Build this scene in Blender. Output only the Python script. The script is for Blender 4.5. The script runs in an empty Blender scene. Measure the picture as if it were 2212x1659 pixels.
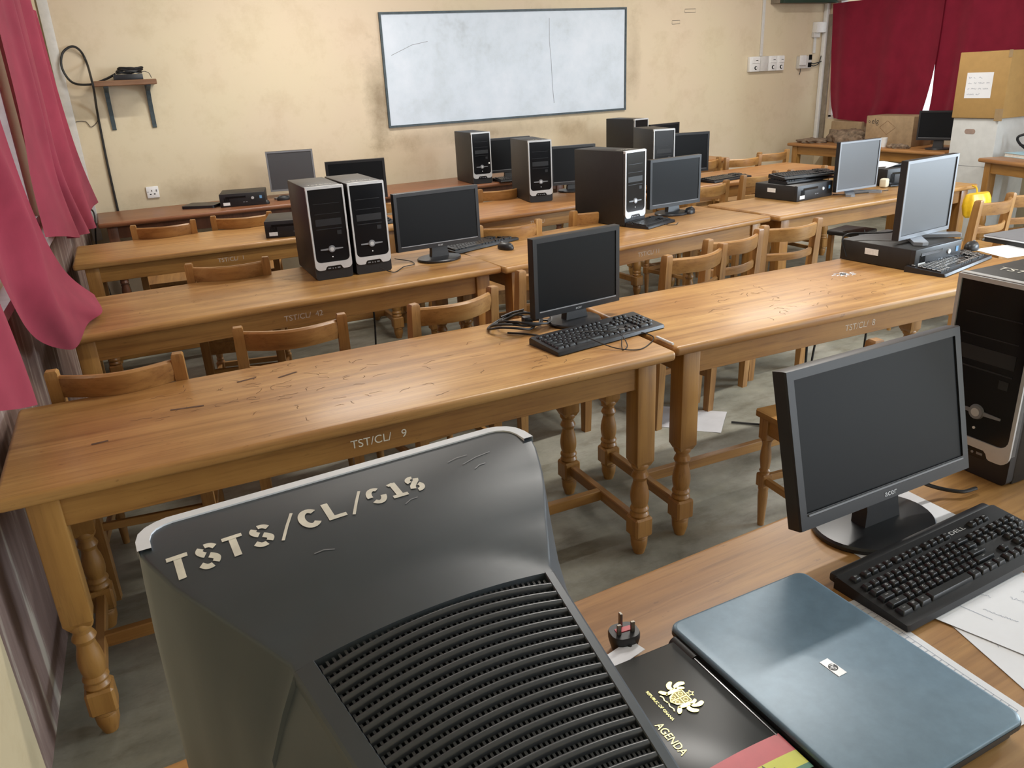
import bpy, bmesh, math, random
from mathutils import Matrix, Vector
random.seed(7)
S = bpy.context.scene
C = S.collection
PI = math.pi
R = math.radians
T = 0.668                      # height of every table top
FZ = -0.085                    # floor level

# ------------------------------------------------------------------ materials
def nmat(name):
    m = bpy.data.materials.new(name); m.use_nodes = True
    nt = m.node_tree
    return m, nt, nt.nodes['Principled BSDF'], nt.nodes, nt.links

def ramp(N, stops):
    r = N.new('ShaderNodeValToRGB'); e = r.color_ramp.elements
    while len(e) < len(stops): e.new(0.5)
    for k, (p, c) in enumerate(stops):
        e[k].position = p; e[k].color = (c[0], c[1], c[2], 1)
    return r

def coords(N, L, scale, kind='Object', rnd=True):
    tc = N.new('ShaderNodeTexCoord'); mp = N.new('ShaderNodeMapping')
    mp.inputs['Scale'].default_value = scale
    if rnd:
        oi = N.new('ShaderNodeObjectInfo'); mu = N.new('ShaderNodeVectorMath'); mu.operation = 'SCALE'
        cb = N.new('ShaderNodeCombineXYZ')
        for k in range(3): L.new(oi.outputs['Random'], cb.inputs[k])
        mu.inputs['Scale'].default_value = 37.0
        L.new(cb.outputs[0], mu.inputs[0]); L.new(mu.outputs[0], mp.inputs['Location'])
    L.new(tc.outputs[kind], mp.inputs['Vector'])
    return mp.outputs['Vector']

def noise(N, L, vec, scale, detail=6, rough=0.6):
    n = N.new('ShaderNodeTexNoise'); n.inputs['Scale'].default_value = scale
    n.inputs['Detail'].default_value = detail; n.inputs['Roughness'].default_value = rough
    L.new(vec, n.inputs['Vector']); return n.outputs['Fac']

def mixc(N, L, fac, a, b, mode='MIX'):
    x = N.new('ShaderNodeMix'); x.data_type = 'RGBA'; x.blend_type = mode
    for k, v in ((0, fac), (6, a), (7, b)):
        if isinstance(v, (int, float)): x.inputs[k].default_value = v
        elif isinstance(v, tuple): x.inputs[k].default_value = (*v, 1)
        else: L.new(v, x.inputs[k])
    return x.outputs[2]

def bump(N, L, P, h, strength, dist=0.002):
    b = N.new('ShaderNodeBump'); b.inputs['Strength'].default_value = strength; b.inputs['Distance'].default_value = dist
    L.new(h, b.inputs['Height']); L.new(b.outputs['Normal'], P.inputs['Normal'])

def plain(name, col, rough=0.5, metal=0.0, spec=0.5, var=0.12, scale=30, bmp=0.0, coat=0.0):
    m, nt, P, N, L = nmat(name)
    v = coords(N, L, (1, 1, 1)); f = noise(N, L, v, scale, 5)
    d = tuple(max(0, c * (1 - var)) for c in col); u = tuple(min(1, c * (1 + var)) for c in col)
    r = ramp(N, [(0.3, d), (0.7, u)]); L.new(f, r.inputs[0]); L.new(r.outputs[0], P.inputs['Base Color'])
    P.inputs['Roughness'].default_value = rough; P.inputs['Metallic'].default_value = metal
    P.inputs['Specular IOR Level'].default_value = spec; P.inputs['Coat Weight'].default_value = coat
    P.inputs['Coat Roughness'].default_value = 0.15
    if bmp: bump(N, L, P, noise(N, L, v, scale * 12, 2), bmp, 0.0006)
    return m

def wood(name, dark, mid, light, axis=0, rough=0.38, coat=0.14, wear=0.5):
    m, nt, P, N, L = nmat(name)
    sc = [26, 26, 26]; sc[axis] = 1.1
    v = coords(N, L, tuple(sc)); f = noise(N, L, v, 1.0, 7, 0.62)
    r = ramp(N, [(0.25, dark), (0.5, mid), (0.78, light)]); L.new(f, r.inputs[0])
    sc2 = [110, 110, 110]; sc2[axis] = 5
    v2 = coords(N, L, tuple(sc2)); f2 = noise(N, L, v2, 1.0, 4)
    r2 = ramp(N, [(0.30, (0.55, 0.5, 0.45)), (0.46, (1, 1, 1))]); L.new(f2, r2.inputs[0])
    c = mixc(N, L, 0.55, r.outputs[0], r2.outputs[0], 'MULTIPLY')
    v3 = coords(N, L, (1, 1, 1)); f3 = noise(N, L, v3, 2.3, 4)
    r3 = ramp(N, [(0.35, (0.78, 0.66, 0.60)), (0.6, (1.04, 1.02, 1.0))]); L.new(f3, r3.inputs[0])
    c = mixc(N, L, 0.8, c, r3.outputs[0], 'MULTIPLY')
    if wear:
        sc4 = [60, 60, 60]; sc4[axis] = 22
        v4 = coords(N, L, tuple(sc4)); f4 = noise(N, L, v4, 1.0, 3, 0.7)
        r4 = ramp(N, [(0.27, (0.32, 0.26, 0.22)), (0.34, (1, 1, 1))]); L.new(f4, r4.inputs[0])
        c = mixc(N, L, wear, c, r4.outputs[0], 'MULTIPLY')
    L.new(c, P.inputs['Base Color'])
    rr = N.new('ShaderNodeMapRange'); L.new(f3, rr.inputs[0]); rr.inputs[3].default_value = rough - 0.06; rr.inputs[4].default_value = rough + 0.14
    L.new(rr.outputs[0], P.inputs['Roughness'])
    P.inputs['Coat Weight'].default_value = coat; P.inputs['Coat Roughness'].default_value = 0.22
    bump(N, L, P, f2, 0.12, 0.001)
    return m

M = {}
HD, HM, HL = (0.26, 0.128, 0.036), (0.42, 0.228, 0.072), (0.56, 0.338, 0.118)
M['table'] = wood('honey_varnished_wood', HD, HM, HL, 0)
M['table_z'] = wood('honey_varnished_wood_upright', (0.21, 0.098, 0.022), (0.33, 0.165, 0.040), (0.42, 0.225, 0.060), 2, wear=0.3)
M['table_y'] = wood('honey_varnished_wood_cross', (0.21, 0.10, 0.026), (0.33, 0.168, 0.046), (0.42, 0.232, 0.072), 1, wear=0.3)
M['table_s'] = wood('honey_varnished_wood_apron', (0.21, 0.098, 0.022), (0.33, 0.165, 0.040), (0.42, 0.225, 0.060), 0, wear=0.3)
RD, RM, RL = (0.15, 0.055, 0.022), (0.24, 0.098, 0.042), (0.32, 0.15, 0.07)
M['red'] = wood('red_brown_wood', RD, RM, RL, 0, wear=0.3)
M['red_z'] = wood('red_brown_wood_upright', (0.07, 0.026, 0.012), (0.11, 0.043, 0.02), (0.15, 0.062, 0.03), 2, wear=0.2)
M['tan'] = wood('brown_wood', (0.26, 0.115, 0.035), (0.38, 0.185, 0.062), (0.48, 0.26, 0.095), 0, wear=0.35)
CD, CM, CL = (0.22, 0.102, 0.028), (0.36, 0.188, 0.055), (0.47, 0.27, 0.090)
M['chair_x'] = wood('chair_wood_rail', CD, CM, CL, 0, wear=0.15)
M['chair_z'] = wood('chair_wood_post', CD, CM, CL, 2, wear=0.15)
M['chair_y'] = wood('chair_wood_seat', CD, CM, CL, 1, wear=0.3)
M['shelf'] = wood('shelf_wood', (0.14, 0.07, 0.035), (0.22, 0.115, 0.06), (0.3, 0.17, 0.09), 0, wear=0.2)
M['black'] = plain('black_plastic', (0.014, 0.014, 0.016), 0.42, bmp=0.05)
M['case'] = plain('black_steel_case', (0.02, 0.0185, 0.0175), 0.48, spec=0.4, bmp=0.06)
M['gloss'] = plain('gloss_black_plastic', (0.006, 0.0065, 0.008), 0.18, spec=0.38, var=0.05)
M['screen'] = plain('dark_screen', (0.0085, 0.0098, 0.0115), 0.36, spec=0.16, var=0.03, scale=3)
M['screen_grey'] = plain('grey_matte_screen', (0.055, 0.058, 0.066), 0.42, spec=0.9, var=0.03, scale=3)
M['bezel'] = plain('charcoal_bezel', (0.017, 0.018, 0.021), 0.34, var=0.06, bmp=0.03)
M['silver'] = plain('silver_plastic', (0.62, 0.63, 0.64), 0.38, 0.35, var=0.04)
M['silver_dark'] = plain('dull_silver_plastic', (0.24, 0.25, 0.27), 0.42, 0.3, var=0.04)
M['crt'] = plain('grey_black_shell', (0.040, 0.050, 0.060), 0.42, spec=0.7, var=0.10, scale=9, bmp=0.06)
M['crt_slat'] = plain('grey_black_vent_slats', (0.034, 0.038, 0.043), 0.30, spec=0.8, var=0.12, scale=14)
M['void'] = plain('black_recess', (0.004, 0.004, 0.004), 0.8, spec=0.1)
M['trimsilver'] = plain('light_silver_edge', (0.78, 0.82, 0.88), 0.45, 0.0, var=0.05)
M['stencil'] = plain('off_white_stencil_paint', (0.78, 0.75, 0.66), 0.7, var=0.12, scale=60)
M['stencil_faded'] = plain('faded_stencil_paint', (0.50, 0.42, 0.34), 0.8, var=0.25, scale=90)
M['white'] = plain('white_plastic', (0.78, 0.78, 0.77), 0.4, var=0.05)
M['ivory'] = plain('ivory_plastic', (0.74, 0.68, 0.52), 0.4, var=0.05)
M['label'] = plain('paper_label', (0.75, 0.75, 0.73), 0.7, var=0.1, scale=120)
M['blue'] = plain('blue_sticker', (0.16, 0.36, 0.62), 0.4, var=0.1)
M['cable'] = plain('black_rubber', (0.010, 0.010, 0.011), 0.45, var=0.05)
M['cable_grey'] = plain('thin_dark_wire', (0.06, 0.05, 0.045), 0.6, var=0.05)
M['keyleg'] = plain('white_key_print', (0.85, 0.86, 0.88), 0.5, var=0.03)
M['keycap'] = plain('black_keycap', (0.020, 0.021, 0.023), 0.30, spec=0.6, var=0.08)
M['keytrim'] = plain('grey_key_bay', (0.035, 0.035, 0.038), 0.5)
M['laptop'] = plain('slate_laptop_lid', (0.145, 0.225, 0.295), 0.36, 0.1, spec=0.5, var=0.09, scale=45)
M['laptop_side'] = plain('charcoal_laptop_base', (0.022, 0.023, 0.024), 0.45)
M['book'] = plain('black_book_cover', (0.017, 0.019, 0.019), 0.34, var=0.15, scale=6)
M['gold'] = plain('gold_foil', (0.72, 0.60, 0.16), 0.3, 0.6, var=0.25, scale=160)
M['gold_dark'] = plain('dark_gold_foil', (0.16, 0.13, 0.04), 0.4, 0.5, var=0.4, scale=160)
M['fl_red'] = plain('red_flag_print', (0.62, 0.07, 0.09), 0.4, var=0.15, scale=10)
M['fl_yel'] = plain('yellow_flag_print', (0.66, 0.68, 0.03), 0.4, var=0.12, scale=10)
M['fl_grn'] = plain('green_flag_print', (0.02, 0.22, 0.12), 0.4, var=0.15, scale=10)
M['pages'] = plain('page_edges', (0.7, 0.68, 0.62), 0.8)
M['paper'] = plain('white_paper', (0.80, 0.82, 0.86), 0.75, var=0.03, scale=8)
M['paper_old'] = plain('soiled_paper', (0.60, 0.60, 0.62), 0.8, var=0.08, scale=8)
M['ink'] = plain('faint_blue_ink', (0.25, 0.28, 0.36), 0.8, var=0.2)
M['ink_dark'] = plain('dark_ink', (0.05, 0.04, 0.04), 0.8, var=0.2)
M['scratch'] = plain('carved_scratch', (0.10, 0.05, 0.025), 0.8, var=0.3)
M['plug_red'] = plain('red_fuse_cover', (0.55, 0.05, 0.07), 0.4)
M['brass'] = plain('dull_metal_pin', (0.20, 0.18, 0.15), 0.35, 0.8)
M['carton'] = plain('brown_cardboard', (0.42, 0.255, 0.088), 0.8, var=0.06, scale=14)
M['carton2'] = plain('dusty_cardboard', (0.36, 0.255, 0.15), 0.85, var=0.14, scale=16)
M['tape'] = plain('parcel_tape', (0.34, 0.24, 0.13), 0.35, var=0.08)
M['carton_w'] = plain('white_cardboard', (0.58, 0.59, 0.58), 0.8, var=0.06, scale=12)
M['hole'] = plain('hand_hole_lining', (0.33, 0.24, 0.20), 0.9)
M['yellow'] = plain('yellow_plastic_bag', (0.80, 0.50, 0.015), 0.4, var=0.15, scale=20)
M['bluebook'] = plain('pale_blue_cover', (0.36, 0.56, 0.66), 0.5, var=0.08)
M['rag'] = plain('dirty_rag', (0.20, 0.145, 0.10), 0.95, var=0.45, scale=26)
M['bracket'] = plain('dark_teal_bracket_paint', (0.045, 0.065, 0.075), 0.5, var=0.3, scale=30)
M['conduit'] = plain('white_conduit', (0.60, 0.585, 0.56), 0.5, var=0.06)
M['frame'] = plain('pale_window_frame', (0.62, 0.58, 0.56), 0.5, var=0.12, scale=12)
M['green'] = plain('dark_green_board', (0.012, 0.035, 0.022), 0.6)
M['beam'] = plain('greyed_timber', (0.26, 0.22, 0.17), 0.8, var=0.2, scale=14)
M['ceil'] = plain('white_ceiling_paint', (0.74, 0.72, 0.68), 0.9, var=0.04, scale=4)
M['seat_dark'] = plain('dark_seat_pad', (0.025, 0.022, 0.02), 0.5)

def wall_paint(name, base, peach, spots, mauve=False):
    m, nt, P, N, L = nmat(name)
    tc = N.new('ShaderNodeTexCoord'); v = tc.outputs['Object']
    n1 = noise(N, L, v, 0.55, 3); r1 = ramp(N, [(0.38, base), (0.62, peach)]); L.new(n1, r1.inputs[0])
    n2 = noise(N, L, v, 5.0, 8, 0.7); r2 = ramp(N, [(0.28, (0.86, 0.83, 0.78)), (0.5, (1, 1, 1))]); L.new(n2, r2.inputs[0])
    c = mixc(N, L, 0.7, r1.outputs[0], r2.outputs[0], 'MULTIPLY')
    n3 = noise(N, L, v, 22.0, 4, 0.7); r3 = ramp(N, [(0.20, (0.45, 0.36, 0.28)), (0.285, (1, 1, 1))]); L.new(n3, r3.inputs[0])
    c = mixc(N, L, 0.6, c, r3.outputs[0], 'MULTIPLY')
    for (sx, sy, sz, rx, rz, k) in spots:
        mp = N.new('ShaderNodeMapping'); mp.vector_type = 'POINT'
        mp.inputs['Location'].default_value = (-sx / rx, -sy, -sz / rz); mp.inputs['Scale'].default_value = (1 / rx, 1, 1 / rz)
        L.new(v, mp.inputs['Vector'])
        ln = N.new('ShaderNodeVectorMath'); ln.operation = 'LENGTH'; L.new(mp.outputs[0], ln.inputs[0])
        ad = N.new('ShaderNodeMath'); ad.operation = 'MULTIPLY_ADD'; L.new(n2, ad.inputs[0]); ad.inputs[1].default_value = 1.6; L.new(ln.outputs['Value'], ad.inputs[2])
        mr = N.new('ShaderNodeMapRange'); L.new(ad.outputs[0], mr.inputs[0])
        mr.inputs[1].default_value = 0.7; mr.inputs[2].default_value = 1.75; mr.inputs[3].default_value = k; mr.inputs[4].default_value = 0
        c = mixc(N, L, mr.outputs[0], c, (0.20, 0.145, 0.085))
    if mauve:
        sp = N.new('ShaderNodeSeparateXYZ'); L.new(v, sp.inputs[0])
        g1 = N.new('ShaderNodeMath'); g1.operation = 'GREATER_THAN'; L.new(sp.outputs['Y'], g1.inputs[0]); g1.inputs[1].default_value = 1.88
        g2 = N.new('ShaderNodeMath'); g2.operation = 'LESS_THAN'; L.new(sp.outputs['Z'], g2.inputs[0]); g2.inputs[1].default_value = 0.93
        g3 = N.new('ShaderNodeMath'); g3.operation = 'MULTIPLY'; L.new(g1.outputs[0], g3.inputs[0]); L.new(g2.outputs[0], g3.inputs[1])
        mp = N.new('ShaderNodeMapping'); mp.inputs['Scale'].default_value = (6, 14, 1.5); L.new(v, mp.inputs['Vector'])
        n4 = noise(N, L, mp.outputs[0], 1.0, 5); r4 = ramp(N, [(0.42, (0.19, 0.125, 0.105)), (0.56, (0.25, 0.175, 0.15)), (0.66, (0.46, 0.40, 0.33))]); L.new(n4, r4.inputs[0])
        c = mixc(N, L, g3.outputs[0], c, r4.outputs[0])
    L.new(c, P.inputs['Base Color']); P.inputs['Roughness'].default_value = 0.75
    P.inputs['Specular IOR Level'].default_value = 0.3
    bump(N, L, P, n2, 0.12, 0.004)
    return m
CREAM, PEACH = (0.655, 0.565, 0.395), (0.66, 0.54, 0.40)
M['wall'] = wall_paint('cream_wall_paint', CREAM, PEACH, [(2.36, 7.1, 1.35, 0.16, 0.55, 0.75), (3.4, 7.1, 1.02, 1.3, 0.14, 0.5), (5.1, 7.1, 1.6, 0.12, 0.5, 0.4), (0.7, 7.1, 0.75, 0.8, 0.12, 0.3)])
M['wall_l'] = wall_paint('cream_wall_paint_stained', (0.62, 0.52, 0.33), (0.58, 0.48, 0.32), [], True)
M['wall_r'] = wall_paint('cream_wall_paint_side', CREAM, PEACH, [])

def floor_mat():
    m, nt, P, N, L = nmat('worn_concrete')
    tc = N.new('ShaderNodeTexCoord'); v = tc.outputs['Object']
    n1 = noise(N, L, v, 1.6, 8, 0.68); r1 = ramp(N, [(0.32, (0.17, 0.165, 0.13)), (0.5, (0.27, 0.265, 0.215)), (0.68, (0.40, 0.385, 0.33))]); L.new(n1, r1.inputs[0])
    mp = N.new('ShaderNodeMapping'); mp.inputs['Scale'].default_value = (3, 8, 1); mp.inputs['Rotation'].default_value = (0, 0, 0.6); L.new(v, mp.inputs['Vector'])
    n2 = noise(N, L, mp.outputs[0], 1.5, 6, 0.7); r2 = ramp(N, [(0.33, (0.70, 0.66, 0.60)), (0.5, (1, 1, 1)), (0.7, (1.12, 1.1, 1.05))]); L.new(n2, r2.inputs[0])
    c = mixc(N, L, 0.85, r1.outputs[0], r2.outputs[0], 'MULTIPLY')
    L.new(c, P.inputs['Base Color']); P.inputs['Roughness'].default_value = 0.6
    bump(N, L, P, n1, 0.15, 0.004); return m
M['floor'] = floor_mat()

def fabric(name, col, trans):
    m, nt, P, N, L = nmat(name)
    v = coords(N, L, (1, 1, 1)); f = noise(N, L, v, 7, 5)
    r = ramp(N, [(0.3, tuple(c * 0.85 for c in col)), (0.7, tuple(c * 1.12 for c in col))]); L.new(f, r.inputs[0])
    L.new(r.outputs[0], P.inputs['Base Color']); P.inputs['Roughness'].default_value = 0.8; P.inputs['Specular IOR Level'].default_value = 0.15
    P.inputs['Sheen Weight'].default_value = 0.25; P.inputs['Sheen Tint'].default_value = (0.9, 0.4, 0.5, 1)
    tr = N.new('ShaderNodeBsdfTranslucent'); tr.inputs['Color'].default_value = (col[0] * 1.3, col[1] * 0.6, col[2] * 0.7, 1)
    mx = N.new('ShaderNodeMixShader'); mx.inputs[0].default_value = trans
    out = N['Material Output']; L.new(P.outputs[0], mx.inputs[1]); L.new(tr.outputs[0], mx.inputs[2]); L.new(mx.outputs[0], out.inputs[0])
    bump(N, L, P, noise(N, L, v, 260, 2), 0.12, 0.001)
    return m
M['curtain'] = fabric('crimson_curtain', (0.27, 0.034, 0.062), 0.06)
M['curtain_r'] = fabric('crimson_curtain_backlit', (0.19, 0.012, 0.030), 0.12)  # same crimson, darker: the dim backlit side is put into the colour

def board_mat():
    m, nt, P, N, L = nmat('smeared_whiteboard')
    tc = N.new('ShaderNodeTexCoord'); v = tc.outputs['Object']
    n1 = noise(N, L, v, 2.2, 8, 0.68); r1 = ramp(N, [(0.30, (0.50, 0.56, 0.61)), (0.5, (0.60, 0.67, 0.75)), (0.66, (0.66, 0.72, 0.80))]); L.new(n1, r1.inputs[0])
    n2 = noise(N, L, v, 1.1, 5, 0.75); r2 = ramp(N, [(0.28, (0.72, 0.71, 0.70)), (0.42, (1, 1, 1))]); L.new(n2, r2.inputs[0])
    c = mixc(N, L, 0.65, r1.outputs[0], r2.outputs[0], 'MULTIPLY')
    L.new(c, P.inputs['Base Color']); P.inputs['Roughness'].default_value = 0.45; return m
M['board'] = board_mat()

def emit(name, col, s):
    m, nt, P, N, L = nmat(name)
    P.inputs['Base Color'].default_value = (0.8, 0.8, 0.8, 1)
    P.inputs['Emission Color'].default_value = (*col, 1); P.inputs['Emission Strength'].default_value = s
    return m
M['tube'] = emit('lit_fluorescent_tube', (1, 0.97, 0.9), 6)
gl, _nt, _P, _N, _L = nmat('window_glass')
_P.inputs['Base Color'].default_value = (1, 1, 1, 1); _P.inputs['Roughness'].default_value = 0.05
_P.inputs['Transmission Weight'].default_value = 1.0; _P.inputs['IOR'].default_value = 1.05
M['glass'] = gl

# ------------------------------------------------------------------ geometry helpers
def box(bm, c, s, bev=0.0, seg=2, Mx=None):
    mt = Matrix.Translation(c) @ Matrix.Diagonal((s[0], s[1], s[2], 1))
    if Mx is not None: mt = Mx @ mt
    g = bmesh.ops.create_cube(bm, size=1.0, matrix=mt)
    if bev > 0:
        es = list({e for v in g['verts'] for e in v.link_edges})
        bmesh.ops.bevel(bm, geom=es, offset=bev, segments=seg, affect='EDGES', profile=0.5)

def rings(bm, rs, closed=True, cap=True):
    vs = [[bm.verts.new(p) for p in r] for r in rs]
    n = len(vs[0])
    for a, b in zip(vs[:-1], vs[1:]):
        for k in range(n if closed else n - 1):
            j = (k + 1) % n
            try: bm.faces.new((a[k], a[j], b[j], b[k]))
            except ValueError: pass
    if cap:
        try: bm.faces.new(vs[0][::-1])
        except ValueError: pass
        try: bm.faces.new(vs[-1])
        except ValueError: pass
    return vs

def lathe(bm, prof, cx=0, cy=0, seg=16):
    rings(bm, [[(cx + r * math.cos(2 * PI * k / seg), cy + r * math.sin(2 * PI * k / seg), z) for k in range(seg)] for r, z in prof])

def cyl(bm, a, b, r, seg=12, r2=None):
    a = Vector(a); b = Vector(b); d = (b - a).normalized()
    u = d.orthogonal().normalized(); w = d.cross(u); r2 = r if r2 is None else r2
    rings(bm, [[p + (u * math.cos(2 * PI * k / seg) + w * math.sin(2 * PI * k / seg)) * q for k in range(seg)] for p, q in ((a, r), (b, r2))])

def catmull(pts, n=8, closed=False):
    P = [Vector(p) for p in pts]
    if len(P) < 3 and not closed: return P
    out = []; m = len(P)
    for i in range(m if closed else m - 1):
        if closed: p0, p1, p2, p3 = P[(i - 1) % m], P[i], P[(i + 1) % m], P[(i + 2) % m]
        else:
            p1, p2 = P[i], P[i + 1]
            p0 = P[i - 1] if i else p1 + (p1 - p2); p3 = P[i + 2] if i + 2 < m else p2 + (p2 - p1)
        for k in range(n):
            t = k / n
            out.append(0.5 * ((2 * p1) + (p2 - p0) * t + (2 * p0 - 5 * p1 + 4 * p2 - p3) * t * t + (3 * p1 - p0 - 3 * p2 + p3) * t ** 3))
    if not closed: out.append(P[-1])
    return out

def tube(bm, pts, r, seg=7, n=8, smooth=True):
    P = catmull(pts, n) if smooth else [Vector(p) for p in pts]
    q = [P[0]]
    for p in P[1:]:
        if (p - q[-1]).length > 1e-5: q.append(p)
    P = q
    t = (P[1] - P[0]).normalized(); u = t.orthogonal().normalized(); rs = []
    for i, p in enumerate(P):
        t = (P[min(i + 1, len(P) - 1)] - P[max(i - 1, 0)]).normalized()
        u = (u - t * u.dot(t)).normalized(); w = t.cross(u)
        rs.append([p + (u * math.cos(2 * PI * k / seg) + w * math.sin(2 * PI * k / seg)) * r for k in range(seg)])
    rings(bm, rs)

def prism(bm, poly, z0, z1, Mx=None):
    Mx = Mx or Matrix.Identity(4)
    a = [bm.verts.new(Mx @ Vector((x, y, z0))) for x, y in poly]; b = [bm.verts.new(Mx @ Vector((x, y, z1))) for x, y in poly]
    n = len(poly)
    bm.faces.new(a[::-1]); bm.faces.new(b)
    for k in range(n): bm.faces.new((a[k], a[(k + 1) % n], b[(k + 1) % n], b[k]))

def ringprism(bm, outer, inner, z0, z1, Mx=None):
    Mx = Mx or Matrix.Identity(4); n = len(outer)
    V = lambda p, z: bm.verts.new(Mx @ Vector((p[0], p[1], z)))
    o0 = [V(p, z0) for p in outer]; o1 = [V(p, z1) for p in outer]; i0 = [V(p, z0) for p in inner]; i1 = [V(p, z1) for p in inner]
    for k in range(n):
        j = (k + 1) % n
        for f in ((o0[k], o0[j], o1[j], o1[k]), (i0[j], i0[k], i1[k], i1[j]), (o1[k], o1[j], i1[j], i1[k]), (o0[j], o0[k], i0[k], i0[j])):
            try: bm.faces.new(f)
            except ValueError: pass

def rrect(w, h, r, n=5, cx=0, cy=0):
    out = []
    for (sx, sy, a0) in ((1, 1, 0), (-1, 1, 90), (-1, -1, 180), (1, -1, 270)):
        for k in range(n + 1):
            a = R(a0 + 90 * k / n)
            out.append((cx + sx * (w / 2 - r) + r * math.cos(a), cy + sy * (h / 2 - r) + r * math.sin(a)))
    return out

def ribbon(bm, pts, w, f):
    """flat brush stroke along 2D points; f maps (x, y) to 3D"""
    n = len(pts); L_ = []; R_ = []
    for i in range(n):
        a = pts[max(i - 1, 0)]; b = pts[min(i + 1, n - 1)]
        dx, dy = b[0] - a[0], b[1] - a[1]; l = math.hypot(dx, dy) or 1
        nx, ny = -dy / l * w / 2, dx / l * w / 2
        L_.append(bm.verts.new(f(pts[i][0] + nx, pts[i][1] + ny))); R_.append(bm.verts.new(f(pts[i][0] - nx, pts[i][1] - ny)))
    for i in range(n - 1): bm.faces.new((R_[i], R_[i + 1], L_[i + 1], L_[i]))

def finish(bm, sharp=35, smooth=True):
    bmesh.ops.recalc_face_normals(bm, faces=bm.faces)
    me = bpy.data.meshes.new('m'); bm.to_mesh(me); bm.free()
    if smooth:
        me.polygons.foreach_set('use_smooth', [True] * len(me.polygons)); me.set_sharp_from_angle(angle=R(sharp))
    return me

def obj(name, bm, mat, parent=None, loc=None, rotz=None, sharp=35, recalc=True):
    me = bm if isinstance(bm, bpy.types.Mesh) else finish(bm, sharp)
    me.name = name
    if not me.materials: me.materials.append(M[mat] if isinstance(mat, str) else mat)
    o = bpy.data.objects.new(name, me); C.objects.link(o)
    if parent: o.parent = parent
    if loc: o.location = loc
    if rotz: o.rotation_euler = (0, 0, rotz)
    return o

def tag(o, label, cat, group=None, kind=None):
    o['label'] = label; o['category'] = cat
    if group: o['group'] = group
    if kind: o['kind'] = kind
    return o

def thing(name, label, cat, loc=(0, 0, 0), rotz=0, group=None):
    o = bpy.data.objects.new(name, None); C.objects.link(o); o.empty_display_size = 0.1
    o.location = loc; o.rotation_euler = (0, 0, rotz)
    return tag(o, label, cat, group)

def struct(name, bm, mat):
    o = obj(name, bm, mat); o['kind'] = 'structure'; return o

def dup(root, loc, rotz, label=None):
    r = root.copy(); C.objects.link(r); r.location = loc; r.rotation_euler = (0, 0, rotz)
    if label: r['label'] = label
    for ch in list(root.children):
        c = ch.copy(); C.objects.link(c); c.parent = r
        for g in list(ch.children):
            d = g.copy(); C.objects.link(d); d.parent = c
    return r

_tc = {}
def text_bm(bm, s, size, Mx, sx=1.0):
    """adds the outline of a string, centred, lying in the local XY plane of Mx"""
    if s not in _tc:
        cu = bpy.data.curves.new('txt', 'FONT'); cu.body = s; cu.size = 1.0; cu.align_x = 'CENTER'; cu.align_y = 'CENTER'
        o = bpy.data.objects.new('txt', cu); C.objects.link(o)
        bpy.context.view_layer.update(); dg = bpy.context.evaluated_depsgraph_get()
        me = bpy.data.meshes.new_from_object(o.evaluated_get(dg))
        _tc[s] = ([v.co.copy() for v in me.vertices], [tuple(p.vertices) for p in me.polygons])
        bpy.data.objects.remove(o); bpy.data.curves.remove(cu); bpy.data.meshes.remove(me)
    vs, fs = _tc[s]
    nv = [bm.verts.new(Mx @ Vector((v.x * size * sx, v.y * size, 0))) for v in vs]
    for f in fs:
        try: bm.faces.new([nv[k] for k in f])
        except ValueError: pass

def textobj(name, s, size, Mx, mat, parent, sx=1.0):
    bm = bmesh.new(); text_bm(bm, s, size, Mx, sx); return obj(name, bm, mat, parent)

FRONT = lambda x, y, z: Matrix.Translation((x, y, z)) @ Matrix.Rotation(PI / 2, 4, 'X')   # XY plane -> faces -Y

# ------------------------------------------------------------------ camera
cam = bpy.data.cameras.new('camera'); co = bpy.data.objects.new('camera', cam); C.objects.link(co)
yaw, pitch, roll = R(26.462), R(21.198), R(-2.868)
fw = Vector((math.sin(yaw) * math.cos(pitch), math.cos(yaw) * math.cos(pitch), -math.sin(pitch)))
r0 = Vector((math.cos(yaw), -math.sin(yaw), 0)); u0 = r0.cross(fw)
rt = r0 * math.cos(roll) + u0 * math.sin(roll); up = -r0 * math.sin(roll) + u0 * math.cos(roll)
mw = Matrix.Identity(4)
for k in range(3): mw[k][0], mw[k][1], mw[k][2] = rt[k], up[k], -fw[k]
mw.translation = (0, 0, 1.5)
co.matrix_world = mw
cam.sensor_fit = 'HORIZONTAL'; cam.sensor_width = 36; cam.lens = 36 * 1703.25 / 2212; cam.clip_start = 0.02
S.camera = co

# ------------------------------------------------------------------ room
YB, XR, ZC, YF = 7.1, 7.76, 2.95, -2.4
LX = lambda y, off=0.0: -0.39 + 0.055 * (y - 2.2) + off         # left wall face
bm = bmesh.new(); box(bm, (3.7, 2.35, FZ - 0.06), (9.4, 10.2, 0.12)); struct('floor', bm, 'floor')
bm = bmesh.new(); box(bm, (3.7, 2.35, ZC + 0.06), (9.4, 10.2, 0.12)); struct('ceiling', bm, 'ceil')
bm = bmesh.new(); box(bm, (3.7, YB + 0.1, (ZC + FZ) / 2), (9.4, 0.2, ZC - FZ)); struct('wall_back', bm, 'wall')
def lwall(bm, y0, y1, z0, z1, o0=-0.2, o1=0.0):
    rings(bm, [[(LX(y, o0), y, z0), (LX(y, o1), y, z0), (LX(y, o1), y, z1), (LX(y, o0), y, z1)] for y in (y0, y1)])
bm = bmesh.new()
WIN = [(2.15, 4.55), (4.75, 6.75)]
lwall(bm, YF, YB, FZ, 0.93); lwall(bm, YF, YB, 2.3, ZC)
edges = [YF] + [e for w in WIN for e in w] + [YB]
for k in range(0, len(edges), 2): lwall(bm, edges[k], edges[k + 1], 0.93, 2.3)
struct('wall_left', bm, 'wall_l')
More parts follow.
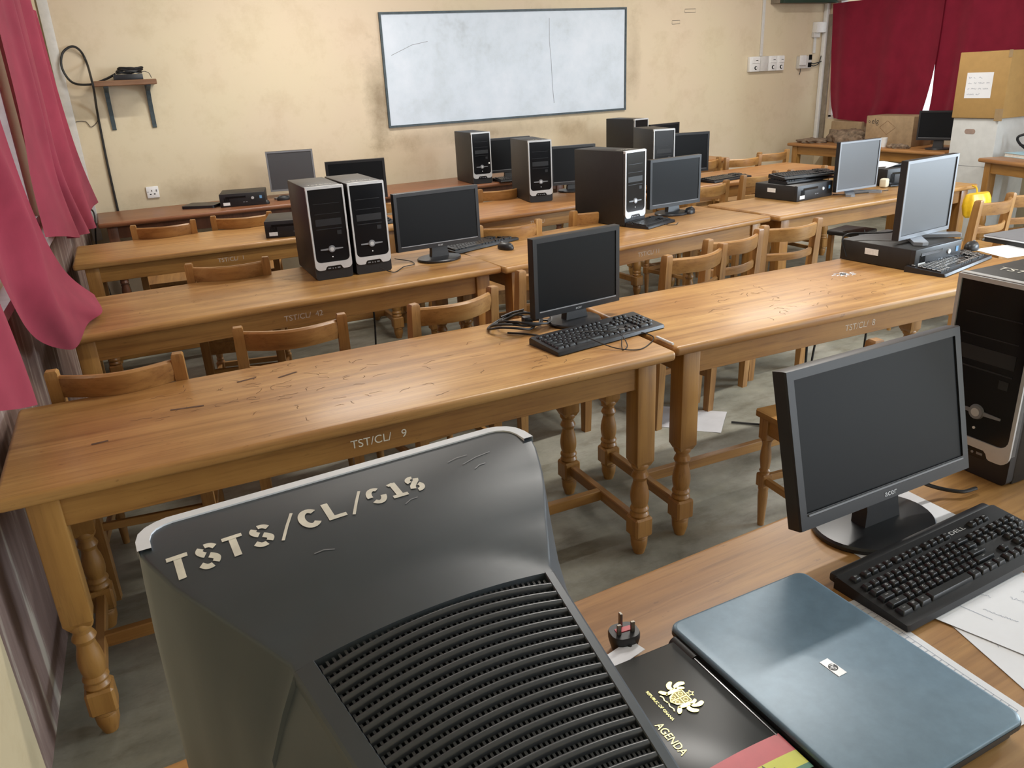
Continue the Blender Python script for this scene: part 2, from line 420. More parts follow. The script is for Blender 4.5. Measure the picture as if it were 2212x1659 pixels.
for i, (a, b) in enumerate(WIN):
    bm = bmesh.new()
    for z in (0.955, 2.275): lwall(bm, a, b, z - 0.025, z + 0.025, -0.14, -0.02)
    nm = 4
    for k in range(nm + 1):
        y = a + 0.02 + (b - a - 0.04) * k / nm; lwall(bm, y - 0.02, y + 0.02, 0.98, 2.25, -0.14, -0.04)
    w = struct('window_%d' % (i + 1), bm, 'frame')
    bm = bmesh.new()
    for k in range(nm):
        y0 = a + 0.05 + (b - a - 0.04) * k / nm; y1 = a - 0.01 + (b - a - 0.04) * (k + 1) / nm
        for q in range(10):
            z = 1.04 + 0.125 * q
            rings(bm, [[(LX(y, -0.10), y, z), (LX(y, -0.095), y, z), (LX(y, -0.065), y, z + 0.11), (LX(y, -0.07), y, z + 0.11)] for y in (y0, y1)])
    obj('louvre_glass', bm, 'glass', w)
# diagonal stay and window latch bars on the left wall below the curtains
bm = bmesh.new(); lwall(bm, 1.88, 6.9, 0.90, 0.935, 0.0, 0.05); struct('trim_1', bm, 'frame')
# right wall with window behind the curtains
bm = bmesh.new()
box(bm, (XR + 0.1, (YF + YB) / 2, (0.88 + FZ) / 2), (0.2, YB - YF, 0.88 - FZ)); box(bm, (XR + 0.1, (YF + YB) / 2, (2.2 + ZC) / 2), (0.2, YB - YF, ZC - 2.2))
box(bm, (XR + 0.1, (6.97 + YB) / 2, 1.54), (0.2, YB - 6.97, 1.32))
box(bm, (XR + 0.1, 2.1, 1.54), (0.2, 1.8, 1.32)); box(bm, (XR + 0.1, (YF - 1.5) / 2, 1.54), (0.2, -1.5 - YF, 1.32))
struct('wall_right', bm, 'wall_r')
bm = bmesh.new()
for z in (0.90, 2.18): box(bm, (XR + 0.08, 4.985, z), (0.1, 3.97, 0.04))
for k in range(6): box(bm, (XR + 0.08, 3.02 + 3.93 * k / 5, 1.54), (0.1, 0.04, 1.28))
w = struct('window_3', bm, 'frame')
bm = bmesh.new(); box(bm, (XR + 0.08, 4.985, 1.54), (0.006, 3.93, 1.26)); obj('pane', bm, 'glass', w)
# wall behind the camera, with a wide open doorway that lets the day in
bm = bmesh.new()
box(bm, (0.85, YF - 0.1, (ZC + FZ) / 2), (3.7, 0.2, ZC - FZ)); box(bm, (6.9, YF - 0.1, (ZC + FZ) / 2), (2.2, 0.2, ZC - FZ)); box(bm, (4.2, YF - 0.1, 2.6), (3.4, 0.2, 0.7))
struct('wall_front', bm, 'wall_r')
# left corner edge strip, right corner posts / trunking
bm = bmesh.new(); box(bm, (-0.075, YB - 0.012, 1.7), (0.07, 0.024, 2.5), 0.004); struct('trim_2', bm, 'conduit')  # edge trim; its white paints the brightly lit end of the back wall
bm = bmesh.new(); box(bm, (XR - 0.028, YB - 0.03, 1.35), (0.05, 0.05, 1.56), 0.006); struct('trim_3', bm, 'white')
bm = bmesh.new(); box(bm, (XR - 0.01, YB - 0.09, 1.3), (0.03, 0.06, 1.4), 0.004); struct('trim_4', bm, 'beam')
bm = bmesh.new(); box(bm, (XR - 0.035, 5.2, 2.16), (0.07, 3.75, 0.07), 0.006); struct('trim_5', bm, 'beam')

# ------------------------------------------------------------------ tables
LEGPROF = [(0.024, 0.330), (0.030, 0.322), (0.0315, 0.314), (0.029, 0.306), (0.023, 0.302), (0.0225, 0.292), (0.027, 0.284), (0.030, 0.276), (0.026, 0.268),
           (0.0225, 0.262), (0.024, 0.25), (0.0285, 0.235), (0.0318, 0.215), (0.0325, 0.20), (0.031, 0.185), (0.028, 0.172), (0.0265, 0.168), (0.031, 0.163), (0.033, 0.157), (0.031, 0.151),
           (0.0275, 0.148), (0.031, 0.143), (0.0335, 0.137), (0.031, 0.131), (0.026, 0.127)]
def table_leg(H, w=0.070, sq=0.362):
    bm = bmesh.new()
    box(bm, (0, 0, (sq + H) / 2), (w, w, H - sq), 0.004)
    rings(bm, [[(sx * q, sy * q, z) for sx, sy in ((1, 1), (-1, 1), (-1, -1), (1, -1))] for q, z in ((w / 2 - 0.001, sq + 0.004), (w / 2 - 0.010, sq - 0.016))])
    lathe(bm, [(r, 0.146 + (z - 0.127) * (sq - 0.146) / 0.203) for r, z in LEGPROF], seg=20)
    box(bm, (0, 0, 0.111), (w, w, 0.076), 0.007, 1)
    lathe(bm, [(0.027, 0.080), (0.0315, 0.072), (0.032, 0.066), (0.028, 0.062), (0.030, 0.056), (0.0285, 0.033), (0.019, 0.0)], seg=18)
    return finish(bm, 30)
H_T = T - FZ
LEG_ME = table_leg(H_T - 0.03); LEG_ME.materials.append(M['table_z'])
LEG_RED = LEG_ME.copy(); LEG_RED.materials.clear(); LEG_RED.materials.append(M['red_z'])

def table(label, x, y, rot, L=1.88, D=0.63, top='table', legs=None, side=None, letter=None, lx=0.5, name='wooden_table', lsize=0.034, lmat='stencil_faded', cross=True, z0=FZ):
    t = thing(name, label, 'table', (x, y, z0), R(rot), 'long wooden computer tables')
    leg_me = legs or LEG_ME; side = side or 'table_s'
    bm = bmesh.new(); box(bm, (L / 2, D / 2, H_T - 0.017), (L, D, 0.034), 0.013, 4); obj('tabletop', bm, top, t)
    ix, iy = 0.088, 0.068
    za, ha = H_T - 0.034 - 0.044, 0.088
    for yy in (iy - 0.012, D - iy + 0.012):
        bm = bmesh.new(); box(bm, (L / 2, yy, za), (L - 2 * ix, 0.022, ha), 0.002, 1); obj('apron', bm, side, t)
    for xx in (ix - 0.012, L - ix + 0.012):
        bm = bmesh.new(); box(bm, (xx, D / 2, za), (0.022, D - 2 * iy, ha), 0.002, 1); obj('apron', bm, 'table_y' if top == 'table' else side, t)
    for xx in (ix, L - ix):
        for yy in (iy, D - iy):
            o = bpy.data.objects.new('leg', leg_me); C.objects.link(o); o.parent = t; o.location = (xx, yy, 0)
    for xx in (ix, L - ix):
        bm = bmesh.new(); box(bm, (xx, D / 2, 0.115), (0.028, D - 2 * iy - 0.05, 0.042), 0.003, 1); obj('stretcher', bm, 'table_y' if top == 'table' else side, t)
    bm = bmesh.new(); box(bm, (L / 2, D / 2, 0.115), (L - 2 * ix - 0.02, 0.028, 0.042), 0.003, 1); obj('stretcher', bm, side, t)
    if letter: textobj('stencil_lettering', letter, lsize, FRONT(lx, iy - 0.0236, za - 0.006), lmat, t)
    return t
t1l = table('honey wood table marked 9 on its front apron, nearest the left curtains', -0.355, 1.930, -1.6, letter='TST/CL/   9', lx=0.905, lmat='stencil')
t1r = table('honey wood table right of the one marked 9, under the large silver monitor', 1.545, 1.905, -2.5, letter='TST/CL/  8', lx=0.86)
t2l = table('honey wood table carrying the pair of black towers, its left end under the draped curtain', -0.25, 3.285, 1.0, letter='TST/CL/  42', lx=0.93, D=0.66)
t2m = table('honey wood table in the middle of the second row carrying one black tower', 1.632, 3.285, 6.0, letter='TST/CL/ 11', lx=0.95)
t2r = table('honey wood table under the slim computer with two stacked keyboards', 3.527, 3.445, 1.0)
t3l = table('honey wood table behind the pair of towers, its left end near the far curtain', -0.205, 4.835, -1.8, letter='TST/CL/  1', lx=0.82, D=0.65)
t3m = table('brown wood table in the third row below the right half of the whiteboard', 1.70, 4.595, 4.0, top='tan', letter='TST/CL/', lx=0.9)
t3r = table('red-brown wood table near the right end of the third row with chairs on both sides', 3.76, 4.765, 2.0, top='tan')
t4l = table('dark red-brown table against the whiteboard wall below the wall shelf', -0.05, 6.37, -0.5, D=0.66, top='red', legs=LEG_RED, side='red_z')
t4m = table('dark red-brown table under the left half of the whiteboard', 1.93, 6.20, 2.0, D=0.66, top='red', legs=LEG_RED, side='red_z')
t4r = table('brown table against the whiteboard wall right of the whiteboard', 3.90, 6.16, 0.5, L=1.70, D=0.66, top='tan')
desk = table('honey wood desk in the foreground under the closed laptop', -0.15, 0.30, 1.77, L=2.12, D=0.64, name='wooden_desk')
def set_front(o, x, y): o.location.x, o.location.y = x, y
t_w1 = table('dusty brown table along the right wall under the printed carton', 7.68, 4.90, 90, L=1.95, D=0.64, top='tan')
t_w2 = table('brown table on the far right with a pale blue book on it', 6.80, 4.42, -108.5, L=1.5, D=0.62, top='tan')

# carved scribbles and worn marks on the two front table tops
def scribble(name, parent, x, y, n, w, h, size, mat='scratch', z=T - FZ + 0.0006):
    bm = bmesh.new()
    for k in range(n):
        px, py = x + random.uniform(-w, w), y + random.uniform(-h, h)
        a = random.uniform(0, PI); pts = [(px, py)]
        for q in range(random.randint(2, 5)):
            a += random.uniform(-1.0, 1.0); pts.append((pts[-1][0] + size * math.cos(a), pts[-1][1] + size * 0.8 * math.sin(a)))
        ribbon(bm, pts, 0.0013, lambda u, v: (u, v, z))
    o = obj(name, bm, mat, parent); o['kind'] = 'stuff'; return o
scribble('carved_scribbles', t1l, 0.65, 0.42, 46, 0.34, 0.14, 0.012)
scribble('carved_scribbles', t1l, 1.1, 0.25, 34, 0.5, 0.2, 0.010)
scribble('carved_scribbles', t1r, 0.75, 0.26, 60, 0.45, 0.2, 0.012)
scribble('carved_scribbles', t2l, 0.7, 0.35, 40, 0.45, 0.2, 0.012)
for px, py, l, a in ((0.60, 0.50, 0.06, 12), (0.72, 0.47, 0.065, 20), (0.40, 0.37, 0.09, -10), (0.20, 0.23, 0.04, 5)):
    bm = bmesh.new(); ribbon(bm, [(px, py), (px + l / 2 * math.cos(R(a)), py + l / 2 * math.sin(R(a))), (px + l * math.cos(R(a)), py + l * math.sin(R(a)))], 0.010, lambda u, v: (u, v, H_T + 0.0007)); obj('dark_gouge', bm, 'scratch', t1l)
bm = bmesh.new()
for k in range(26):
    a = random.uniform(0, 6.28); r_ = random.uniform(0, 0.035); cx, cy = 1.14 + r_ * 1.5 * math.cos(a), 0.40 + r_ * math.sin(a)
    ribbon(bm, [(cx - 0.012, cy - 0.004), (cx, cy + 0.003), (cx + 0.012, cy)], 0.006, lambda u, v: (u, v, H_T + 0.0007))
obj('worn_paint_patch', bm, 'paper_old', t1r)

# ------------------------------------------------------------------ chairs
def bowed(bm, x0, x1, y, z, h, th, bow, rake=0.0, n=14):
    rs = []
    for k in range(n + 1):
        s = k / n; x = x0 + (x1 - x0) * s; b = -bow * math.sin(PI * s)
        q = []
        for dy, dz in ((-th / 2, 0), (-th / 2 - rake * h, h * 0.5), (-th / 2 - rake * h, h - 0.006), (-th / 2 + 0.006 - rake * h, h), (th / 2 - 0.006 - rake * h, h), (th / 2 - rake * h, h - 0.006), (th / 2, 0)):
            q.append((x, y + b + dy, z + dz))
        rs.append(q)
    rings(bm, rs)
def make_chair(label):
    t = thing('wooden_chair', label, 'chair', (0, 0, 0), 0, 'wooden chairs at the computer tables')
    W = 0.165
    for s in (-1, 1):
        bm = bmesh.new(); rs = []
        for y, z, hw, hd in ((0.012, 0.0, 0.016, 0.016), (0.006, 0.2, 0.018, 0.02), (0.0, 0.42, 0.019, 0.024), (-0.006, 0.55, 0.018, 0.022), (-0.024, 0.77, 0.0165, 0.018), (-0.028, 0.805, 0.0165, 0.017), (-0.030, 0.812, 0.013, 0.013)):
            rs.append([(s * W + a * hw, y + b * hd, z) for a, b in ((1, 1), (-1, 1), (-1, -1), (1, -1))])
        rings(bm, rs); obj('post', bm, 'chair_z', t, sharp=30)
    bm = bmesh.new(); bowed(bm, -W + 0.013, W - 0.013, -0.022, 0.728, 0.066, 0.022, 0.052, 0.1); obj('crest_rail', bm, 'chair_x', t)
    bm = bmesh.new(); bowed(bm, -W + 0.015, W - 0.015, -0.014, 0.632, 0.036, 0.018, 0.045, 0.06); obj('back_rail', bm, 'chair_x', t)
    bm = bmesh.new(); prism(bm, [(-0.172, 0.0), (0.172, 0.0), (0.195, 0.405), (0.185, 0.415), (-0.185, 0.415), (-0.195, 0.405)], 0.418, 0.438)
    obj('seat', bm, 'chair_y', t)
    bm = bmesh.new()
    box(bm, (0, 0.375, 0.388), (0.33, 0.02, 0.058)); box(bm, (0, 0.01, 0.388), (0.30, 0.02, 0.058))
    for s in (-1, 1): box(bm, (s * 0.168, 0.19, 0.388), (0.02, 0.36, 0.058))
    obj('seat_frame', bm, 'chair_y', t)
    for s in (-1, 1):
        bm = bmesh.new(); X = s * 0.168; Y = 0.373
        box(bm, (X, Y, 0.378), (0.042, 0.042, 0.08), 0.003, 1)
        lathe(bm, [(0.015, 0.342), (0.019, 0.334), (0.0155, 0.325), (0.0145, 0.315), (0.018, 0.29), (0.0195, 0.265), (0.0165, 0.235), (0.0145, 0.225), (0.0185, 0.218), (0.015, 0.21), (0.018, 0.202)], X, Y, 14)
        box(bm, (X, Y, 0.18), (0.04, 0.04, 0.05), 0.004, 1)
        lathe(bm, [(0.0165, 0.158), (0.0185, 0.148), (0.016, 0.14), (0.0175, 0.12), (0.0115, 0.0)], X, Y, 14)
        obj('leg', bm, 'chair_z', t, sharp=30)
    for s in (-1, 1):
        bm = bmesh.new(); box(bm, (s * 0.168, 0.19, 0.18), (0.018, 0.35, 0.026), 0.002, 1); obj('stretcher', bm, 'chair_y', t)
    bm = bmesh.new(); box(bm, (0, 0.373, 0.185), (0.31, 0.018, 0.026), 0.002, 1); obj('stretcher', bm, 'chair_x', t)
    bm = bmesh.new(); box(bm, (0, 0.006, 0.27), (0.30, 0.016, 0.026), 0.002, 1); obj('stretcher', bm, 'chair_x', t)
    return t
CH = [  # back-top centre x, y, rotation, label
 (-0.056, 2.418, -8, 'wooden chair at the left end of the near table marked 9, beside the crimson curtains'),
 (0.468, 2.537, -9, 'wooden chair behind the near table marked 9, second from the left curtains'),
 (1.034, 2.500, 9, 'wooden chair left of the lone monitor and its coiled cables, angled to the right'),
 (1.560, 2.690, 3, 'wooden chair half hidden behind the lone monitor on the near table'),
 (2.160, 2.560, 7, 'leftmost of three chairs close together behind the right-hand near table'),
 (2.497, 2.701, 6, 'middle of three chairs close together behind the right-hand near table'),
 (2.904, 2.756, -3, 'rightmost of three chairs close together behind the right-hand near table'),
 (4.177, 2.58, 6, 'wooden chair just right of the large silver monitor, below the yellow bag'),
 (4.520, 2.600, -4, 'wooden chair at the right edge of the picture behind the silver laptop'),
 (0.449, 3.700, -14, 'wooden chair left of the paired black towers, between second and third rows'),
 (1.866, 3.690, -6, 'wooden chair just right of the wide monitor beside the paired towers'),
 (2.470, 3.790, 8, 'wooden chair mostly hidden behind the middle black tower of the second row'),
 (3.570, 4.110, 10, 'wooden chair right of the second-row middle monitor with the mouse'),
 (4.141, 4.259, 6, 'wooden chair behind the slim computer with stacked keyboards, left one'),
 (4.567, 4.225, -1, 'wooden chair touching the left edge of the far silver monitor'),
 (0.304, 5.130, -6, 'wooden chair at the left end of the dark back table, below the wall socket'),
 (0.752, 5.130, -12, 'wooden chair in front of the slim computer on the dark back table'),
 (1.690, 5.040, 0, 'wooden chair seen between the paired towers and the wide monitor'),
 (2.480, 5.000, 0, 'wooden chair between the two black towers under the whiteboard'),
 (4.540, 5.300, 8, 'wooden chair partly hidden behind the third-row right monitor'),
 (4.850, 5.190, -6, 'wooden chair on the far side of the right third-row table, left of a pair'),
 (5.317, 5.320, 1, 'wooden chair farthest right near the whiteboard wall, right of a pair'),
 (1.935, 1.338, -6, 'wooden chair half hidden behind the black monitor on the foreground desk'),
]
chair0 = make_chair(CH[0][3])
for i, (x, y, a, lab) in enumerate(CH):
    ar = R(a); x *= 1.064; y *= 1.064; px, py = x + (-0.029) * math.sin(ar), y + 0.029 * math.cos(ar)
    chair0.scale = (1.06, 1.05, 1.035)
    if i == 0: chair0.location = (px, py, FZ); chair0.rotation_euler = (0, 0, ar)
    else: dup(chair0, (px, py, FZ), ar, lab)
st = thing('wooden_stool', 'wooden stool with a black seat pad under the second-row right table', 'stool', (4.80, 3.98, FZ), 0.2)
bm = bmesh.new(); box(bm, (0, 0, 0.43), (0.26, 0.25, 0.035), 0.012, 3); obj('seat', bm, 'seat_dark', st)
for sx in (-1, 1):
    for sy in (-1, 1):
        bm = bmesh.new(); box(bm, (sx * 0.10, sy * 0.10, 0.206), (0.035, 0.035, 0.412), 0.003, 1); obj('leg', bm, 'table_z', st)
bm = bmesh.new(); box(bm, (0, -0.11, 0.15), (0.22, 0.02, 0.03)); box(bm, (0, 0.11, 0.15), (0.22, 0.02, 0.03)); obj('stretcher', bm, 'chair_x', st)

# ------------------------------------------------------------------ towers
def make_tower(label, letters='TSTS/CL'):
    t = thing('computer_tower', label, 'computer', (0, 0, 0), 0, 'black and silver computer towers')
    w, d, h = 0.173, 0.40, 0.42
    bm = bmesh.new(); box(bm, (0, 0.205, h / 2 + 0.001), (w, 0.39, h - 0.002), 0.004, 2); obj('case', bm, 'case', t)
    # plastic front
    bm = bmesh.new(); prism(bm, rrect(w - 0.002, h - 0.002, 0.012, 4, 0, h / 2), 0.0, 0.02, Matrix.Translation((0, 0.012, 0)) @ Matrix.Rotation(PI / 2, 4, 'X')); obj('front_cover', bm, 'black', t)
    F = Matrix.Rotation(PI / 2, 4, 'X')
    def arc(cx, cy, r, a0, a1, n=5): return [(cx + r * math.cos(R(a0 + (a1 - a0) * k / n)), cy + r * math.sin(R(a0 + (a1 - a0) * k / n))) for k in range(n + 1)]
    hw = w / 2 - 0.001
    outer = [(-hw, h - 0.001)] + [(-hw, 0.2)] + arc(-hw + 0.022, 0.068, 0.022, 180, 270) + [(-0.045, 0.046), (-0.040, 0.049), (-0.036, 0.058), (-0.030, 0.063), (0.030, 0.063), (0.036, 0.058), (0.040, 0.049), (0.045, 0.046)] + arc(hw - 0.022, 0.068, 0.022, 270, 360) + [(hw, 0.2), (hw, h - 0.001)]
    iw = hw - 0.0075
    inner = [(-iw, h - 0.010)] + [(-iw, 0.2)] + arc(-iw + 0.022, 0.103, 0.022, 180, 270) + [(-0.042, 0.081), (-0.036, 0.081), (-0.031, 0.081), (-0.027, 0.081), (0.027, 0.081), (0.031, 0.081), (0.036, 0.081), (0.042, 0.081)] + arc(iw - 0.022, 0.103, 0.022, 270, 360) + [(iw, 0.2), (iw, h - 0.010)]
    bm = bmesh.new(); ringprism(bm, outer, inner, -0.004, 0.013, F); obj('silver_surround', bm, 'silver', t)
    bm = bmesh.new(); prism(bm, inner, -0.002, 0.0095, F); obj('door', bm, 'gloss', t)
    door = t.children[-1]
    bm = bmesh.new(); box(bm, (0, -0.0098, 0.262), (0.118, 0.001, 0.030)); obj('drive_flap', bm, 'bezel', door)
    bm = bmesh.new(); box(bm, (0, -0.0098, 0.232), (0.118, 0.001, 0.003)); box(bm, (0, -0.0098, 0.300), (0.118, 0.001, 0.002)); box(bm, (0, -0.0098, 0.345), (0.118, 0.001, 0.002)); obj('drive_seam', bm, 'bezel', door)
    bm = bmesh.new(); box(bm, (0.044, -0.0098, 0.212), (0.020, 0.001, 0.018)); obj('badge', bm, 'bezel', door)
    bm = bmesh.new(); cyl(bm, (0, -0.009, 0.140), (0, -0.015, 0.140), 0.0165, 24, 0.0145)
    for s in (-1, 1): rings(bm, [[(s * x, y, 0.140 + dz) for y, dz in ((-0.0095, -hz), (-0.0118, -hz), (-0.0118, hz), (-0.0095, hz))] for x, hz in ((0.012, 0.0045), (0.052, 0.0024))])
    obj('power_button', bm, 'silver_dark', t)
    bm = bmesh.new(); cyl(bm, (0, -0.015, 0.140), (0, -0.0155, 0.140), 0.009, 16); obj('button_face', bm, 'silver', t.children[-1])
    bm = bmesh.new(); cyl(bm, (0, -0.0095, 0.104), (0, -0.011, 0.104), 0.003, 10); obj('indicator', bm, 'white', t)
    bm = bmesh.new(); prism(bm, rrect(0.072, 0.019, 0.008, 4, 0, 0.051), -0.008, 0.0105, F); obj('port_panel', bm, 'gloss', t)
    pp = t.children[-1]
    bm = bmesh.new()
    for x in (-0.022, 0.022): box(bm, (x, -0.0108, 0.052), (0.013, 0.001, 0.005))
    for x in (-0.006, 0.006): cyl(bm, (x, -0.0105, 0.051), (x, -0.0112, 0.051), 0.003, 10)
    obj('port', bm, 'silver_dark', pp)
    bm = bmesh.new(); box(bm, (0, 0.0, h + 0.0004), (w - 0.002, 0.014, 0.002), 0.0005, 1); obj('top_edge', bm, 'silver', t)
    textobj('stencil_lettering', letters, 0.034, Matrix.Translation((0.0, 0.075, h + 0.0008)), 'stencil', t)
    return t
towA = make_tower('left one of the two black towers standing side by side on the second row')
def place(o, x, y, rot, z=T): o.location = (x, y, z); o.rotation_euler = (0, 0, R(rot))
# front-left corners measured on the table tops -> centre of the front
def tower_at(o, flx, fly, rot):
    place(o, flx + 0.0865 * math.cos(R(rot)) - 0.012 * math.sin(R(rot)), fly + 0.0865 * math.sin(R(rot)) + 0.012 * math.cos(R(rot)), rot)
tower_at(towA, 0.812, 3.588, -2)
for fx, fy, rot, lab in ((1.004, 3.590, -1, 'right one of the two black towers standing side by side on the second row'),
        (2.850, 6.262, -4, 'black tower below the left half of the whiteboard on the dark back table'),
        (2.700, 4.992, -10, 'black tower in the third row below the middle of the whiteboard'),
        (2.648, 3.760, 12, 'lone black tower on the second-row middle table, the largest between two monitors'),
        (3.785, 5.010, -14, 'black tower below the right corner of the whiteboard, the nearer of two overlapping ones'),
        (4.560, 6.33, 6, 'rear black tower of two overlapping ones, right of the whiteboard'),
        (1.527, 0.993, -91.5, 'big near black tower at the right edge of the foreground desk')):
    o = dup(towA, (0, 0, 0), 0, lab); tower_at(o, fx, fy, rot)
towN = o
bm = bmesh.new(); box(bm, (0.035, -0.0025, 0.167), (0.012, 0.001, 0.014)); sk = obj('white_sticker', bm, 'label'); 
for r_ in bpy.data.objects:
    if r_.get('label', '').startswith('black tower below the left half'): sk.parent = r_; sk.location = (0.03, -0.008, 0)

# ------------------------------------------------------------------ monitors
def shell(bm, w, h, d, rec, bz, bzb, cx=0, zc=0):
    """bezel frame with recessed screen opening plus tapered back; faces -Y"""
    o = [(-w / 2, zc - h / 2), (w / 2, zc - h / 2), (w / 2, zc + h / 2), (-w / 2, zc + h / 2)]
    i = [(-w / 2 + bz, zc - h / 2 + bzb), (w / 2 - bz, zc - h / 2 + bzb), (w / 2 - bz, zc + h / 2 - bz), (-w / 2 + bz, zc + h / 2 - bz)]
    V = lambda p, y, k=1.0: (p[0] * k, y, zc + (p[1] - zc) * k)
    rs = [[V(p, rec) for p in i], [V(p, 0.0) for p in i], [V(p, 0.0, 0.992) for p in o], [V(p, 0.004) for p in o], [V(p, d * 0.55) for p in o], [V(p, d * 0.62, 0.93) for p in o], [V(p, d, 0.62) for p in o]]
    rings(bm, rs, True, True)
def make_monitor(label, w=0.445, h=0.285, bot=0.068, style='disc', mat='bezel', scr='screen', tilt=0, brand='acer', bz=0.017, bzb=0.026, base_w=0.225, base_d=0.19, shelf=True):
    t = thing('monitor', label, 'monitor', (0, 0, 0), 0, 'flat computer monitors')
    tl = R(tilt); zc = bot + h / 2
    Mt = Matrix.Translation((0, -0.03, bot)) @ Matrix.Rotation(-tl, 4, 'X') @ Matrix.Translation((0, 0, -bot))
    bm = bmesh.new(); shell(bm, w, h, 0.055, 0.004, bz, bzb, 0, zc); bm.transform(Mt); hs = obj('housing', bm, mat if style == 'disc' else 'black', t, sharp=20)
    if style != 'disc':
        bm = bmesh.new(); o_ = [(-w / 2 + 0.001, -h / 2 + 0.001), (w / 2 - 0.001, -h / 2 + 0.001), (w / 2 - 0.001, h / 2 - 0.001), (-w / 2 + 0.001, h / 2 - 0.001)]
        i_ = [(-w / 2 + bz, -h / 2 + bzb), (w / 2 - bz, -h / 2 + bzb), (w / 2 - bz, h / 2 - bz), (-w / 2 + bz, h / 2 - bz)]
        ringprism(bm, o_, i_, -0.004, 0.0012, Mt @ FRONT(0, 0, zc)); obj('front_frame', bm, mat, t)
    bm = bmesh.new(); box(bm, (0, 0.0045, zc + (bzb - bz) / 2), (w - 2 * bz + 0.001, 0.003, h - bz - bzb + 0.001)); bm.transform(Mt); obj('screen', bm, scr, t)
    if shelf:
        bm = bmesh.new(); box(bm, (0, -0.0005, bot + bzb * 0.86), (w - 2.2 * bz, 0.004, 0.004), 0.001, 1); bm.transform(Mt); obj('bezel_lip', bm, 'bezel' if mat != 'bezel' else 'silver_dark', hs)
    if brand: textobj('lettering', brand, bzb * 0.55, Mt @ FRONT(0, -0.0008, bot + bzb * 0.42), 'silver' if mat == 'bezel' else 'bezel', hs, 1.1)
    if style == 'silver':
        bm = bmesh.new()
        for k in range(5): cyl(bm, (w * 0.28 + k * 0.018, -0.001, bot + bzb * 0.4), (w * 0.28 + k * 0.018, 0.002, bot + bzb * 0.4), 0.0028, 8)
        bm.transform(Mt); obj('control_button', bm, 'white', hs)
    if style == 'disc':
        bm = bmesh.new(); rings(bm, [[(x * 0.5 * base_w * q, y * 0.5 * base_d * q, z) for x, y in ((math.cos(2 * PI * k / 40), math.sin(2 * PI * k / 40)) for k in range(40))] for q, z in ((0.98, 0.0), (1.0, 0.003), (1.0, 0.009), (0.97, 0.013), (0.55, 0.019))]); obj('stand_base', bm, 'bezel', t)
        bm = bmesh.new(); rings(bm, [[(sx * q, y + sy * 0.016, z) for sx, sy in ((-1, -1), (1, -1), (1, 1), (-1, 1))] for q, y, z in ((0.048, -0.004, 0.012), (0.042, 0.0, 0.05), (0.042, 0.02, bot + 0.10))]); obj('stand_neck', bm, 'black', t)
    else:
        bm = bmesh.new()
        for s in (-1, 1):
            prism(bm, [(0, 0.055), (s * 0.02, 0.05), (s * 0.165, -0.085), (s * 0.15, -0.115), (s * 0.125, -0.125), (0, -0.012)][::s], 0.0, 0.014)
        bmesh.ops.remove_doubles(bm, verts=bm.verts, dist=1e-5)
        obj('stand_base', bm, mat, t, sharp=20)
        bm = bmesh.new(); box(bm, (0, 0.035, (bot + 0.12) / 2 + 0.005), (0.075, 0.022, bot + 0.11), 0.006, 2); obj('stand_neck', bm, mat, t)
    return t
def mon(label, x, y, rot, **k):
    z = k.pop('z', T); o = make_monitor(label, **k); place(o, x, y, rot, z); return o
mon('lone black monitor with keyboard in front, on the near table marked 9', 1.430, 2.345, 5, w=0.375, h=0.278, bot=0.050, brand='acer', base_w=0.20, base_d=0.18)
mon('wide black monitor immediately right of the paired towers', 1.452, 3.665, 2, w=0.452, h=0.278, bot=0.068, brand='acer')
mon('black monitor right of the lone second-row tower, with a mouse beside it', 3.125, 3.94, 4, w=0.41, h=0.290, bot=0.052, brand='')
mon('black monitor right of the third-row tower under the whiteboard', 3.235, 5.29, -10, w=0.362, h=0.285, bot=0.055, brand='')
mon('black monitor to the right of the overlapping towers, greenish dark screen', 4.18, 5.12, -18, w=0.37, h=0.30, bot=0.07, brand='')
mon('small black monitor between two towers under the whiteboard on the dark back table', 3.24, 6.36, -6, w=0.40, h=0.29, bot=0.065, brand='', mat='bezel')
mon('black monitor peeking out behind the rear right tower below the whiteboard corner', 5.02, 6.50, 8, w=0.40, h=0.28, bot=0.07, brand='')
mon('square grey monitor on the dark back table behind the paired towers', 1.44, 6.74, -13, w=0.37, h=0.315, bot=0.055, style='silver', mat='silver_dark', scr='screen_grey', brand='', bz=0.013, bzb=0.016, shelf=False)
mon('wide black monitor with a bright top edge directly above the paired towers', 1.57, 5.36, -10, w=0.395, h=0.26, bot=0.11, brand='')
mon('square silver-framed monitor beside the slim computer with stacked keyboards', 4.515, 3.775, 1, w=0.392, h=0.318, bot=0.026, style='silver', mat='silver_dark', scr='screen_grey', brand='DELL', bz=0.012, bzb=0.015, shelf=False)
big = mon('large silver-framed monitor standing on a slim black computer', 3.162, 2.275, 6, w=0.384, h=0.330, bot=0.014, z=T + 0.093, style='silver', mat='silver_dark', scr='screen_grey', brand='DELL', bz=0.013, bzb=0.018, shelf=False)
mon('big black monitor on the foreground desk behind the black keyboard', 1.186, 0.862, 0, w=0.452, h=0.285, bot=0.073, tilt=13.5, brand='acer', bz=0.017, bzb=0.030, base_w=0.25, base_d=0.20)
mon('black monitor on the right-wall table beside the printed carton', 7.24, 5.12, -72, w=0.40, h=0.27, bot=0.085, brand='')

